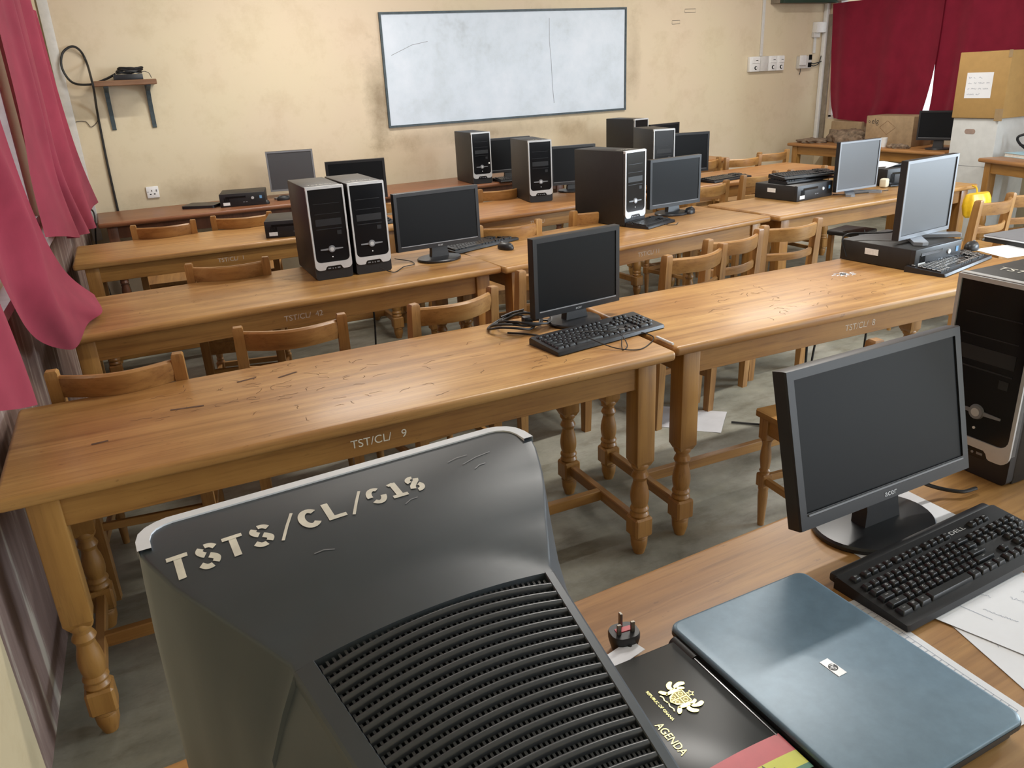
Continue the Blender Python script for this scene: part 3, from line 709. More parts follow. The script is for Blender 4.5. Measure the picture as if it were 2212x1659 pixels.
# ------------------------------------------------------------------ slim desktop computers
def make_slim(label, w=0.33, d=0.34, h=0.092):
    t = thing('slim_computer', label, 'computer', (0, 0, 0), 0, 'slim black desktop computers')
    bm = bmesh.new(); box(bm, (0, d / 2 + 0.012, h / 2), (w, d - 0.012, h - 0.002), 0.005, 2); obj('case', bm, 'case', t)
    bm = bmesh.new(); box(bm, (0, 0.01, h / 2), (w + 0.002, 0.024, h), 0.005, 2); fr = obj('front_panel', bm, 'black', t)
    bm = bmesh.new(); box(bm, (-0.05, -0.0025, h * 0.72), (0.15, 0.002, 0.014), 0.0008, 1); obj('disc_drive', bm, 'gloss', fr)
    bm = bmesh.new(); cyl(bm, (w * 0.22, 0, h * 0.58), (w * 0.22, -0.006, h * 0.58), 0.012, 18, 0.010); obj('power_knob', bm, 'silver', t)
    bm = bmesh.new(); box(bm, (w * 0.40, -0.0028, h * 0.62), (0.018, 0.001, 0.022)); obj('blue_badge', bm, 'blue', fr)
    bm = bmesh.new()
    for k in range(6): box(bm, (-w * 0.40 + k * 0.007, -0.0022, h * 0.45), (0.003, 0.002, h * 0.5))
    obj('vent', bm, 'void', fr)
    bm = bmesh.new()
    for k in range(2): box(bm, (w * 0.02 + k * 0.02, -0.0024, h * 0.32), (0.013, 0.001, 0.005))
    obj('port', bm, 'silver_dark', fr)
    return t
def slim(label, x, y, rot, z=T, sticker=None, **k):
    o = make_slim(label, **k); place(o, x, y, rot, z)
    w = k.get('w', 0.33); h = k.get('h', 0.092)
    if sticker == 'side':
        bm = bmesh.new(); box(bm, (-w / 2 - 0.0008, 0.20, h * 0.6), (0.001, 0.065, 0.026)); obj('paper_label', bm, 'label', o)
    if sticker in ('front', 'side'):
        bm = bmesh.new(); box(bm, (-w * 0.36, -0.0035, h * 0.24), (0.05, 0.001, 0.022)); obj('paper_label', bm, 'label', o)
    return o
slim('slim black computer under the large silver-framed monitor', 3.105, 2.124, 4.3, sticker='side', d=0.35)
slim('slim black computer beneath two stacked black keyboards', 4.160, 3.772, 7, sticker='side', w=0.37, d=0.33, h=0.10)
slim('slim black computer on the dark back table, left of the square grey monitor', 0.985, 6.50, -13, sticker='front', w=0.34, d=0.30, h=0.10)
slim('slim black computer partly hidden behind the left of the paired towers', 1.00, 4.86, -16, sticker='side', w=0.33, d=0.34, h=0.10)
pr = slim('black box-shaped computer with papers on top, right of the far silver monitor', 5.06, 3.80, -4, w=0.34, d=0.30, h=0.12)

# ------------------------------------------------------------------ keyboards
def key_layout():
    u = 0.019; K = []
    def row(y, items, d=0.0165):
        x = 0.0
        for it in items:
            wdt, ch = it
            if ch is not None: K.append(((x + wdt / 2) * u, y, wdt * u - 0.0026, d, ch))
            x += wdt
    row(0.1275, [(1, 'Esc'), (0.4, None)] + [(1, 'F%d' % k) for k in (1, 2, 3, 4)] + [(0.3, None)] + [(1, 'F%d' % k) for k in (5, 6, 7, 8)] + [(0.3, None)] + [(1, 'F%d' % k) for k in (9, 10, 11, 12)] + [(3.3, None), (1, 'Prt'), (1, 'Scr'), (1, 'Brk')])
    row(0.1010, [(1, '`')] + [(1, c) for c in '1234567890-='] + [(2, 'Back')] + [(0.3, None), (1, 'Ins'), (1, 'Home'), (1, 'Up'), (0.3, None), (1, 'Num'), (1, '/'), (1, '*'), (1, '-')])
    row(0.0820, [(1.5, 'Tab')] + [(1, c) for c in 'QWERTYUIOP[]'] + [(1.5, '\\')] + [(0.3, None), (1, 'Del'), (1, 'End'), (1, 'Dn'), (0.3, None), (1, '7'), (1, '8'), (1, '9'), (1, '+')])
    row(0.0630, [(1.75, 'Caps')] + [(1, c) for c in 'ASDFGHJKL;\''] + [(2.25, 'Enter')] + [(3.6, None), (1, '4'), (1, '5'), (1, '6')])
    row(0.0440, [(2.25, 'Shift')] + [(1, c) for c in 'ZXCVBNM,./'] + [(2.75, 'Shift')] + [(1.3, None), (1, '^'), (1.3, None), (1, '1'), (1, '2'), (1, '3'), (1, 'Ent')])
    row(0.0230, [(1.5, 'Ctrl'), (1, 'W'), (1.5, 'Alt'), (6, ' '), (1.25, 'Alt'), (1.25, 'W'), (1.25, 'M'), (1.25, 'Ctrl')] + [(0.3, None), (1, '<'), (1, 'v'), (1, '>'), (0.3, None), (2, '0'), (1, '.')], 0.020)
    return K
KEYS = key_layout(); KW, KD = 0.455, 0.158
_keyme = {}
def key_mesh(w, d, h=0.0095):
    k = (round(w, 4), round(d, 4))
    if k not in _keyme:
        bm = bmesh.new()
        rings(bm, [rrect_z(w, d, 0.0012, 0), rrect_z(w, d, 0.0016, h * 0.25), rrect_z(w * 1.0 - 0.0042, d - 0.0045, 0.0022, h * 0.9), rrect_z(w - 0.0056, d - 0.006, 0.002, h)])
        me = finish(bm, 28); me.materials.append(M['keycap']); _keyme[k] = me
    return _keyme[k]
def rrect_z(w, d, r, z): return [(x, y, z) for x, y in rrect(w, d, r, 3)]
def keyboard_body(bm, zr=0.026, zf=0.014, palm=0.014):
    pts = [(-0.012, zf * 0.3), (-0.008, zf), (0.008, zf + 0.001), (KD * 0.6, (zr + zf) / 2 + 0.001), (KD - 0.006, zr), (KD, zr - 0.006), (KD, 0.0), (-0.008, 0.0)]
    rs = []
    for x, q in ((0.0, 0.97), (0.006, 1.0), (KW - 0.006, 1.0), (KW, 0.97)):
        rs.append([(x, KD / 2 + (y - KD / 2) * q, z * q) for y, z in pts])
    rings(bm, rs)
def make_keyboard(label, parts='separate', legends=False, brand=None):
    t = thing('keyboard', label, 'keyboard', (0, 0, 0), 0, 'black computer keyboards')
    bm = bmesh.new(); keyboard_body(bm); bd = obj('body', bm, 'black', t)
    slope = math.atan2(0.012, KD)
    KM = Matrix.Translation((0.012, 0, 0.0125)) @ Matrix.Rotation(slope, 4, 'X')
    if parts == 'separate':
        for x, y, w, d, ch in KEYS:
            o = bpy.data.objects.new('key', key_mesh(w, d)); C.objects.link(o); o.parent = t
            o.matrix_local = KM @ Matrix.Translation((x, y, 0.0))
    else:
        bm = bmesh.new()
        for x, y, w, d, ch in KEYS: box(bm, (x, y, 0.0045), (w, d, 0.009), 0.0015, 1)
        bm.transform(KM); obj('keys', bm, 'keycap', t)
    if legends:
        bm = bmesh.new()
        for x, y, w, d, ch in KEYS:
            if ch == ' ': continue
            s = 0.0062 if len(ch) == 1 else (0.0042 if len(ch) < 4 else 0.0036)
            text_bm(bm, ch, s, KM @ Matrix.Translation((x - (w * 0.5 - 0.0075 if len(ch) == 1 else 0) * 0.3, y + 0.0012, 0.00965)))
        obj('key_legends', bm, 'keyleg', t)
    if brand: textobj('lettering', brand, 0.0125, KM @ Matrix.Translation((0.33, 0.150, 0.0015)), 'keyleg', t, 1.25)
    return t
k = make_keyboard('big black keyboard in the right foreground with white letters on its keys', legends=True, brand=None); place(k, 0.972, 0.629, 1.6); k.scale = (0.955, 0.85, 0.955)
bm = bmesh.new(); box(bm, (KW * 0.5, KD + 0.004, 0.0155), (KW * 0.985, 0.022, 0.018), 0.005, 2); obj('rear_ridge', bm, 'black', k)
textobj('lettering', 'DELL', 0.0135, Matrix.Translation((0.308, 0.1285, 0.0246)) @ Matrix.Rotation(0.076, 4, 'X'), 'keyleg', k, 1.5)
k = make_keyboard('black keyboard lying askew before the lone monitor on the near table'); place(k, 1.188, 2.055, 6)
k = make_keyboard('black keyboard bridging two tables, right of the wide monitor base', 'joined'); place(k, 1.560, 3.715, 17)
k = make_keyboard('black keyboard on the right-hand near table, below the slim computer', 'joined'); place(k, 2.95, 1.985, 12)
k = make_keyboard('upper of the two black keyboards stacked on a slim computer', 'joined'); place(k, 3.985, 3.88, -3, T + 0.128); k.rotation_euler = (0, 0, R(-6))
k = make_keyboard('lower of the two black keyboards stacked on a slim computer', 'joined'); place(k, 3.990, 3.86, 2, T + 0.1005)
k = make_keyboard('short dark keyboard half hidden in front of the lone second-row tower', 'joined'); place(k, 2.70, 3.62, 20); k.scale = (0.62, 0.95, 1)
k = make_keyboard('dark keyboard in front of the third-row right monitor', 'joined'); place(k, 4.23, 4.83, 10)
k = make_keyboard('thin dark keyboard under the small monitor on the dark back table', 'joined'); place(k, 3.08, 6.215, 0)
k = make_keyboard('dark keyboard showing between the paired towers and the wide monitor', 'joined'); place(k, 1.20, 4.86, 2)

# ------------------------------------------------------------------ mice
def make_mouse(label):
    t = thing('mouse', label, 'mouse', (0, 0, 0), 0, 'black computer mice')
    bm = bmesh.new(); rs = []
    for q, z in ((0.96, 0.0), (1.0, 0.006), (0.99, 0.014), (0.9, 0.024), (0.7, 0.032), (0.4, 0.036), (0.1, 0.0372)):
        rs.append([(0.029 * q * math.cos(a) * (1 - 0.12 * math.sin(a)), 0.052 * q * math.sin(a), z) for a in (2 * PI * k / 28 for k in range(28))])
    rings(bm, rs); obj('shell', bm, 'black', t, sharp=60)
    bm = bmesh.new(); cyl(bm, (-0.004, 0.026, 0.031), (0.004, 0.026, 0.031), 0.008, 14); obj('scroll_wheel', bm, 'silver_dark', t)
    return t
m0 = make_mouse('black mouse on the second-row middle table right of the bridging keyboard'); place(m0, 1.826, 3.665, 20)
for x, y, a, lab in ((3.222, 3.885, -60, 'black mouse right of the base of the second-row middle monitor'), (3.500, 2.235, -70, 'black mouse beside the slim computer under the large silver monitor'),
                     (1.135, 6.50, 60, 'black mouse in front of the slim computer on the dark back table'), (1.315, 6.60, 90, 'dark mouse below the square grey monitor')):
    dup(m0, (x, y, T), R(a), lab)

# ------------------------------------------------------------------ big CRT monitor seen from behind
def cover(v): return 0.452 - 1.63 * max(0, v - 0.05) ** 2
def panel(u, v): return 0.407 - 0.20 * (v - 0.216) + 0.012 * (1 - min(1, abs(u) / 0.123) ** 2)
def lerp(tab, v):
    for (a, x), (b, y) in zip(tab[:-1], tab[1:]):
        if v <= b: return x + (y - x) * max(0, (v - a)) / (b - a)
    return tab[-1][1]
HW = [(0, 0.176), (0.003, 0.186), (0.009, 0.196), (0.018, 0.203), (0.032, 0.2065), (0.05, 0.206), (0.065, 0.202), (0.08, 0.196), (0.10, 0.188), (0.12, 0.178), (0.14, 0.1665), (0.16, 0.1545), (0.19, 0.138), (0.216, 0.123), (0.48, 0.087)]
HLOW = [(0, 0.002), (0.05, 0.004), (0.10, 0.006), (0.16, 0.016), (0.216, 0.028), (0.48, 0.034)]
crt = thing('crt_monitor', 'large grey-black old tube monitor seen from behind in the foreground, lettered TSTS/CL/018', 'monitor', (0.170, 0.756, T), R(2.6))
VS = [0, 0.003, 0.009, 0.018, 0.032, 0.05, 0.065, 0.08, 0.09, 0.10, 0.11, 0.12, 0.13, 0.14, 0.15, 0.16, 0.17, 0.18, 0.19, 0.1985, 0.207, 0.216, 0.2235, 0.2245, 0.28, 0.32, 0.36, 0.40, 0.44, 0.475]
def top_z(u, v):
    hw = lerp(HW, v); crown = 0.010 * min(1, max(0, v - 0.04) / 0.06) * (min(1, abs(u) / hw) ** 2)
    c_z = cover(v) - (crown if v < 0.216 else 0) * max(0, 1 - max(0, v - 0.16) / 0.056)
    return max(c_z, panel(u, v)) if v > 0.13 else c_z
bm = bmesh.new(); rs = []
NT = 22
for v in VS:
    hw, fl = lerp(HW, v), lerp(HLOW, v); rc = 0.0035
    rec = 0.0105 if v > 0.224 else 0.0                       # sunk bed below the vent
    right = []
    for k in range(NT + 1):
        u = (hw - rc) * k / NT; right.append((u, top_z(u, v) - rec))
    zt = right[-1][1]
    for k in range(1, 5):
        a = R(90 - 90 * k / 4); right.append((hw - rc + rc * math.cos(a), zt - rc + rc * math.sin(a)))
    zlow = 0.075
    for q, g in ((0.1, 0.5), (0.22, 1.0), (0.45, 1.15), (0.7, 1.2), (0.95, 1.1)): right.append((hw + fl * g, zt - rc - (zt - rc - zlow) * q))
    right.append((hw + fl - 0.012, zlow)); right.append((0.0, zlow - 0.006))
    rs.append([(u, -v, z) for u, z in right] + [(-u, -v, z) for u, z in right[-2:0:-1]])
rings(bm, rs); obj('shell', bm, 'crt', crt, sharp=24)
def crt_s(u, v, dz): return (u, -v, top_z(u, v) + dz)
path = [(-0.2068, 0.050), (-0.2065, 0.032)] + [(-h_, v) for v, h_ in HW[3::-1]] + [(h_, v) for v, h_ in HW[0:4]] + [(0.2065, 0.032), (0.2068, 0.050)]
inn = [(-0.1955, 0.050), (-0.1952, 0.034), (-0.1925, 0.0235), (-0.1875, 0.017), (-0.180, 0.0128), (-0.172, 0.0112), (0.172, 0.0112), (0.180, 0.0128), (0.1875, 0.017), (0.1925, 0.0235), (0.1952, 0.034), (0.1955, 0.050)]
bm = bmesh.new()
a = [bm.verts.new((x * 1.003, -y + 0.0005, 0.4535)) for x, y in path]; b = [bm.verts.new((x, -y, 0.4537)) for x, y in inn]
c_ = [bm.verts.new((x * 1.005, -y + 0.001, 0.446)) for x, y in path]; d_ = [bm.verts.new((x, -y, 0.450)) for x, y in inn]
for k in range(len(path) - 1):
    bm.faces.new((a[k], a[k + 1], b[k + 1], b[k])); bm.faces.new((c_[k], c_[k + 1], a[k + 1], a[k])); bm.faces.new((b[k], b[k + 1], d_[k + 1], d_[k]))
obj('silver_edge', bm, 'trimsilver', crt)
UL = lambda v: -(lerp(HW, v) - 0.0175)
UR = lambda v: lerp(HW, v) - 0.0105
def vbow(u, v): return v - 0.009 * (1 - min(1, abs(u) / 0.123) ** 2)
bm = bmesh.new()
for s_, f_ in ((-1, UL), (1, UR)):           # side strips of the vent frame
    rs = []
    for v in [0.2225, 0.235, 0.26, 0.29, 0.32, 0.36, 0.40, 0.475]:
        ho = lerp(HW, v); hi = abs(f_(v))
        rs.append([(s_ * hi, -v, panel(hi, v) - 0.012), (s_ * hi, -v, panel(hi, v) - 0.0006), (s_ * (hi + 0.0008), -v, panel(hi, v) + 0.0002), (s_ * (ho - 0.002), -v, panel(ho, v) + 0.0002), (s_ * (ho + 0.0002), -v, panel(ho, v) - 0.0016), (s_ * (ho + 0.0002), -v, panel(ho, v) - 0.012)])
    rings(bm, rs)
obj('vent_frame', bm, 'crt', crt, sharp=24)
bm = bmesh.new(); rs = []
for v in (0.2255, 0.25, 0.30, 0.35, 0.40, 0.47):
    rs.append([(UL(v) + (UR(v) - UL(v)) * k / 20, -v, panel(UL(v) + (UR(v) - UL(v)) * k / 20, v) - 0.0098) for k in range(21)])
rings(bm, rs, closed=False, cap=False); obj('vent_bed', bm, 'void', crt)
SP = 0.0105; V0 = 0.2395; NS_ = 22
bm = bmesh.new()
for i in range(NS_):
    v0 = V0 + SP * i; rs = []
    for k in range(29):
        q = k / 28; u = UL(v0) + (UR(v0) - UL(v0)) * q; v = vbow(u, v0); z = panel(u, v)
        rs.append([(u, -(v + dv), z + dz) for dv, dz in ((-0.0027, -0.0055), (-0.0026, -0.0016), (-0.0015, 0.0002), (0.0, 0.0006), (0.0015, 0.0001), (0.0026, -0.0016), (0.0027, -0.0055))])
    rings(bm, rs)
obj('vent_slats', bm, 'crt_slat', crt, sharp=60)
bm = bmesh.new()
NR = 40
for k in range(NR):
    q = (k + 0.5) / NR
    for i in range(NS_):
        va = V0 + SP * (i - 0.5) - SP / 2; rs = []
        for v0 in (va, va + SP):
            u = UL(v0) + (UR(v0) - UL(v0)) * q; v = vbow(u, v0); z = panel(u, v)
            rs.append([(u - 0.0011, -v, z - 0.0095), (u - 0.0011, -v, z - 0.0042), (u + 0.0011, -v, z - 0.0042), (u + 0.0011, -v, z - 0.0095)])
        rings(bm, rs, cap=False)
obj('vent_ribs', bm, 'crt_slat', crt)
# screen side and swivel foot
bm = bmesh.new(); prism(bm, rrect(0.33, 0.25, 0.02, 4, 0, 0.265), 0.0, 0.004, Matrix.Translation((0, 0.001, 0)) @ Matrix.Rotation(-PI / 2, 4, 'X') @ Matrix.Scale(-1, 4, (0, 1, 0))); obj('screen', bm, 'screen', crt)
bm = bmesh.new(); lathe(bm, [(0.13, 0.0), (0.132, 0.012), (0.10, 0.024), (0.075, 0.04), (0.075, 0.08)], 0.0, -0.16, 32); obj('swivel_foot', bm, 'crt', crt)
# stencilled inscription
def cr2(pts, n=8): return [(p.x, p.y) for p in catmull([(x, y, 0) for x, y in pts], n)]
def sub(pts, a, b): m = len(pts) - 1; return pts[int(round(a * m)):int(round(b * m)) + 1]
Spath = cr2([(0.68, 0.80), (0.52, 0.93), (0.28, 0.93), (0.12, 0.76), (0.24, 0.58), (0.48, 0.46), (0.64, 0.28), (0.48, 0.08), (0.24, 0.06), (0.06, 0.20)])
Opath = [(0.36 + 0.27 * math.cos(a), 0.5 + 0.41 * math.sin(a)) for a in (2 * PI * k / 40 for k in range(41))]
Cpath = [(0.40 + 0.30 * math.cos(R(a)), 0.5 + 0.42 * math.sin(R(a))) for a in range(42, 320, 12)]
def circ(cx, cy, rx, ry, a0, a1): return [(cx + rx * math.cos(R(a0 + (a1 - a0) * k / 12)), cy + ry * math.sin(R(a0 + (a1 - a0) * k / 12))) for k in range(13)]
GL = {'T': [([(0.0, 0.91), (0.72, 0.91)], 0.17), ([(0.36, 0.98), (0.36, 0.0)], 0.23)],
      'S': [(sub(Spath, 0, 0.20), 0.2), (sub(Spath, 0.26, 0.47), 0.22), (sub(Spath, 0.53, 0.73), 0.22), (sub(Spath, 0.79, 1), 0.2)],
      'C': [(Cpath, 0.23)], 'L': [([(0.16, 1.0), (0.16, 0.0)], 0.23), ([(0.1, 0.09), (0.74, 0.09)], 0.18)],
      '/': [([(0.02, -0.12), (0.36, 0.48), (0.74, 1.12)], 0.10)],
      '0': [(sub(Opath, 0.15, 0.52), 0.20), (sub(Opath, 0.62, 0.97), 0.20)],
      '1': [([(0.36, 0.95), (0.36, 0.08)], 0.23), ([(0.05, 0.08), (0.68, 0.08)], 0.17), ([(0.14, 0.84), (0.40, 0.90)], 0.16)],
      '8': [(circ(0.36, 0.71, 0.19, 0.19, 70, 215), 0.19), ([(0.55, 0.80), (0.50, 0.66), (0.36, 0.52), (0.22, 0.36), (0.17, 0.20)], 0.20), (circ(0.36, 0.28, 0.21, 0.2, -100, 50), 0.19)]}
bm = bmesh.new(); u_, adv = -0.187, {'T': 0.0245, 'S': 0.0240, '/': 0.0215, 'C': 0.0245, 'L': 0.0235, '0': 0.0215, '1': 0.0205, '8': 0.022}
HT = 0.029
for ch in 'TSTS/CL/018':
    for pts, w_ in GL[ch]:
        vb = 0.0965 - 0.045 * (u_ + 0.187)
        ribbon(bm, [(u_ + x * HT * 0.86, vb - y * HT) for x, y in pts], w_ * HT, lambda x, y: crt_s(x, y, 0.0007))
    u_ += adv[ch]
bm.faces.ensure_lookup_table()
obj('stencil_lettering', bm, 'stencil', crt)
bm = bmesh.new()
for (ua, va, ub, vb) in ((0.10, 0.05, 0.125, 0.046), (0.112, 0.062, 0.15, 0.052), (-0.07, 0.125, -0.052, 0.128), (0.03, 0.10, 0.045, 0.095), (0.12, 0.075, 0.135, 0.07)):
    ribbon(bm, [(ua, va), ((ua + ub) / 2, (va + vb) / 2 - 0.002), (ub, vb)], 0.0012, lambda x, y: crt_s(x, y, 0.0006))
obj('scuff_marks', bm, 'silver_dark', crt)

# ------------------------------------------------------------------ foreground: laptop, book, papers, plug
lap = thing('laptop', 'closed slate-blue laptop in the right foreground with a small oval badge', 'laptop', (0.781, 0.602, T), R(-0.3))
LW, LD = 0.278, 0.380
bm = bmesh.new(); prism(bm, rrect(LW - 0.012, LD - 0.014, 0.012, 5), 0.004, 0.022); obj('base', bm, 'laptop_side', lap)
bm = bmesh.new(); rings(bm, [[(x, y, z) for x, y in rrect(LW - q, LD - q, 0.016, 6)] for q, z in ((0.004, 0.023), (0.0, 0.026), (0.0, 0.033), (0.003, 0.0355), (0.010, 0.0362))]); lid = obj('lid', bm, 'laptop', lap, sharp=50)
bm = bmesh.new(); rings(bm, [[(x, y, z) for x, y in rrect(LW + 0.0015, LD + 0.0015, 0.016, 6)] for z in (0.0222, 0.0295)]); obj('lid_rim', bm, 'laptop_side', lid)
bm = bmesh.new(); cyl(bm, (-LW / 2 - 0.003, LD / 2 - 0.07, 0.016), (-LW / 2 - 0.003, LD / 2 - 0.02, 0.016), 0.012, 16); cyl(bm, (-LW / 2 - 0.003, -LD / 2 + 0.07, 0.016), (-LW / 2 - 0.003, -LD / 2 + 0.02, 0.016), 0.012, 16); obj('hinge', bm, 'laptop_side', lap)
bm = bmesh.new()
for sx in (-1, 1):
    for sy in (-1, 1): cyl(bm, (sx * 0.11, sy * 0.16, 0.0), (sx * 0.11, sy * 0.16, 0.005), 0.01, 12)
obj('foot', bm, 'black', lap)
LG = Matrix.Translation((0.0, -0.003, 0.0366)) @ Matrix.Rotation(-PI / 2 + 0.03, 4, 'Z')
bm = bmesh.new(); box(bm, (0, 0, 0), (0.034, 0.0165, 0.0008), 0.0003, 1, LG); obj('badge', bm, 'silver', lid)
bg = lid.children[-1]
bm = bmesh.new(); prism(bm, [(0.0068 * math.cos(2 * PI * k / 28), 0.0068 * math.sin(2 * PI * k / 28)) for k in range(28)], 0.0004, 0.0007, LG); obj('badge_disc', bm, 'black', lid)
bm = bmesh.new(); text_bm(bm, 'hp', 0.0115, LG @ Matrix.Translation((0, 0.0006, 0.00085)) @ Matrix(((1, 0.22, 0, 0), (0, 1, 0, 0), (0, 0, 1, 0), (0, 0, 0, 1)))); obj('badge_letters', bm, 'silver', lid)

bk = thing('agenda_book', 'black agenda book with a gold crest, between the tube monitor and the laptop', 'book', (0.548, 0.632, T), R(-1.0))
BW, BL = 0.186, 0.275
bm = bmesh.new(); prism(bm, rrect(BW - 0.008, BL - 0.008, 0.004, 3), 0.002, 0.020); obj('pages', bm, 'pages', bk)
bm = bmesh.new(); rings(bm, [[(x, y, z) for x, y in rrect(BW - q, BL - q, 0.010, 5)] for q, z in ((0.002, 0.0195), (0, 0.021), (0, 0.0235), (0.004, 0.025))]); cv = obj('front_cover', bm, 'book', bk)
bm = bmesh.new(); prism(bm, rrect(BW, BL, 0.010, 5), 0.0, 0.0025); obj('back_cover', bm, 'book', bk)
bm = bmesh.new(); box(bm, (BW / 2 - 0.007, 0.01, 0.0252), (0.0025, BL * 0.62, 0.0012), 0.0004, 1); obj('cover_crease', bm, 'gloss', cv)
ZB = 0.0256
def stripe(y0, y1, mat, name):
    bm = bmesh.new(); n = 12
    f = lambda x, y: y + 0.008 * math.sin((x / BW + 0.5) * 2.2) - 0.004
    rs = [[(x, f(x, y0), z), (x, f(x, y1), z)] for x, z in ((-BW / 2 + 0.003 + (BW - 0.006) * k / n, ZB) for k in range(n + 1))]
    rings(bm, rs, closed=False, cap=False); obj(name, bm, mat, cv)
stripe(-0.106, -0.076, 'fl_red', 'red_stripe'); stripe(-0.128, -0.106, 'fl_yel', 'yellow_stripe'); stripe(-0.136, -0.128, 'fl_grn', 'green_stripe')
bm = bmesh.new(); prism(bm, [((0.0135 if k % 2 == 0 else 0.0056) * math.cos(PI * k / 5 + 0.3) + 0.035, (0.0135 if k % 2 == 0 else 0.0056) * math.sin(PI * k / 5 + 0.3) - 0.116) for k in range(10)], ZB, ZB + 0.0004); obj('star', bm, 'black', cv)
G = Matrix.Translation((0.018, 0.038, ZB)) @ Matrix.Rotation(-PI / 2, 4, 'Z')       # crest: up is +X of the cover
bm = bmesh.new()
shield = [(-0.011, 0.012), (0.011, 0.012), (0.012, 0.0), (0.008, -0.010), (0.0, -0.015), (-0.008, -0.010), (-0.012, 0.0)]
prism(bm, shield, 0.0, 0.0003, G); obj('crest_shield', bm, 'gold_dark', cv)
bm = bmesh.new(); gf = lambda z: (lambda x, y: G @ Vector((x, y, z)))
ribbon(bm, shield + [shield[0]], 0.0014, gf(0.0005)); ribbon(bm, [(0, 0.012), (0, -0.015)], 0.0014, gf(0.0005)); ribbon(bm, [(-0.012, 0.0), (0.012, 0.0)], 0.0014, gf(0.0005))
def blob(pts, sgn):
    q = [(p.x * sgn, p.y) for p in catmull([(x, y, 0) for x, y in pts], 5, True)]
    prism(bm, q if sgn > 0 else q[::-1], 0.0002, 0.0007, G)
for s in (-1, 1):
    blob([(0.0125, -0.013), (0.0115, 0.0), (0.013, 0.010), (0.011, 0.0165), (0.0145, 0.0175), (0.0175, 0.012), (0.018, 0.002), (0.0165, -0.008)], s)
    blob([(0.0155, 0.006), (0.019, 0.013), (0.018, 0.022), (0.0225, 0.0235), (0.0255, 0.016), (0.022, 0.006)], s)
    blob([(0.0170, 0.002), (0.023, 0.003), (0.029, 0.009), (0.032, 0.006), (0.029, -0.001), (0.021, -0.004)], s)
    blob([(0.0125, -0.010), (0.0165, -0.0165), (0.022, -0.019), (0.0235, -0.0155), (0.0185, -0.010)], s)
    ribbon(bm, [(s * x, y) for x, y in ((0.001, -0.019), (0.006, -0.021), (0.012, -0.019), (0.016, -0.021))], 0.0016, gf(0.0005))
st_ = [((0.0055 if k % 2 == 0 else 0.0024) * math.cos(PI * k / 5 + PI / 2), 0.0185 + (0.0055 if k % 2 == 0 else 0.0024) * math.sin(PI * k / 5 + PI / 2)) for k in range(11)]
ribbon(bm, st_, 0.001, gf(0.0005))
for s in (-1, 1): ribbon(bm, circ(s * 0.006, 0.006, 0.003, 0.003, 0, 360), 0.0008, gf(0.0005)); ribbon(bm, circ(s * 0.005, -0.007, 0.0028, 0.003, 0, 360), 0.0008, gf(0.0005))
obj('crest', bm, 'gold', cv)
TX = lambda x, y: Matrix.Translation((x, y, ZB + 0.0003)) @ Matrix.Rotation(-PI / 2, 4, 'Z')
textobj('lettering', 'REPUBLIC OF GHANA', 0.0062, TX(-0.014, 0.040), 'gold', cv)
textobj('lettering', 'AGENDA', 0.0165, TX(-0.036, -0.014), 'gold', cv, 0.85)

def sheet(label, x, y, rot, w=0.21, l=0.297, z=T, mat='paper', curl=0.0, name='paper_sheet', lines=None, group='loose paper sheets', cat='paper'):
    t = thing(name, label, cat, (x, y, z), R(rot), group)
    bm = bmesh.new(); n = 12; rs = []
    H = lambda a, b: 0.0012 + curl * (math.sin(a * 5 / w + 1) * 0.5 + 0.5) * (abs(b) / l * 2) ** 2 + curl * 0.2 * math.sin(b * 30)
    for zz in (0, -0.0007):
        rs = [[((-0.5 + i / n) * w, (-0.5 + j / n) * l, H((-0.5 + i / n) * w, (-0.5 + j / n) * l) + zz) for i in range(n + 1)] for j in range(n + 1)]
        rings(bm, rs, closed=False, cap=False)
    obj('sheet', bm, mat, t)
    if lines: lines(t, H)
    return t
def scrawl(t, H, words, mat='ink'):
    bm = bmesh.new(); rnd = random.Random(5)
    for x, y, l, a, sz in words:
        pts = []; d = 0.0
        while d < l:
            pts.append((x + d * math.cos(a) - sz * rnd.uniform(-1, 1) * math.sin(a), y + d * math.sin(a) + sz * rnd.uniform(-1, 1) * math.cos(a))); d += sz * 0.55
        if len(pts) > 1: ribbon(bm, pts, 0.0007, lambda u, v: (u, v, H(u, v) + 0.0005))
    obj('handwriting', bm, mat, t)
def ruled(t, H):
    bm = bmesh.new()
    for k in range(24):
        y = -0.13 + k * 0.0115; ribbon(bm, [(0.045, y), (0.0925, y)], 0.0006, lambda u, v: (u, v, H(u, v) + 0.0005))
    ribbon(bm, [(0.045, -0.13 + 0.0115 * j) for j in range(24)], 0.0006, lambda u, v: (u, v, H(u, v) + 0.0005)); ribbon(bm, [(0.0925, -0.13 + 0.0115 * j) for j in range(24)], 0.0006, lambda u, v: (u, v, H(u, v) + 0.0005))
    obj('ruled_table', bm, 'ink', t); scrawl(t, H, [(0.05, -0.10 - 0.006 * k, 0.03, 1.3, 0.0025) for k in range(3)])
sheet('white paper with a printed grid tucked under the right side of the laptop', 0.872, 0.575, -2, curl=0.0015, lines=ruled)
sheet('white paper with faint notes under the front of the big keyboard', 1.165, 0.560, 16.5, z=T + 0.0016, lines=lambda t, H: scrawl(t, H, [(-0.085 + 0.012 * k, -0.06, 0.03, 1.57, 0.003) for k in range(4)] + [(-0.015 + 0.014 * k, -0.10, 0.045, 1.57, 0.003) for k in range(4)] + [(-0.03, 0.0, 0.05, 1.6, 0.002), (0.03, -0.02, 0.05, 1.57, 0.004), (0.045, -0.09, 0.05, 1.57, 0.0035), (0.06, -0.02, 0.04, 1.57, 0.003), (-0.05, 0.03, 0.06, 1.5, 0.0005), (0.01, 0.05, 0.03, 1.57, 0.004)]))
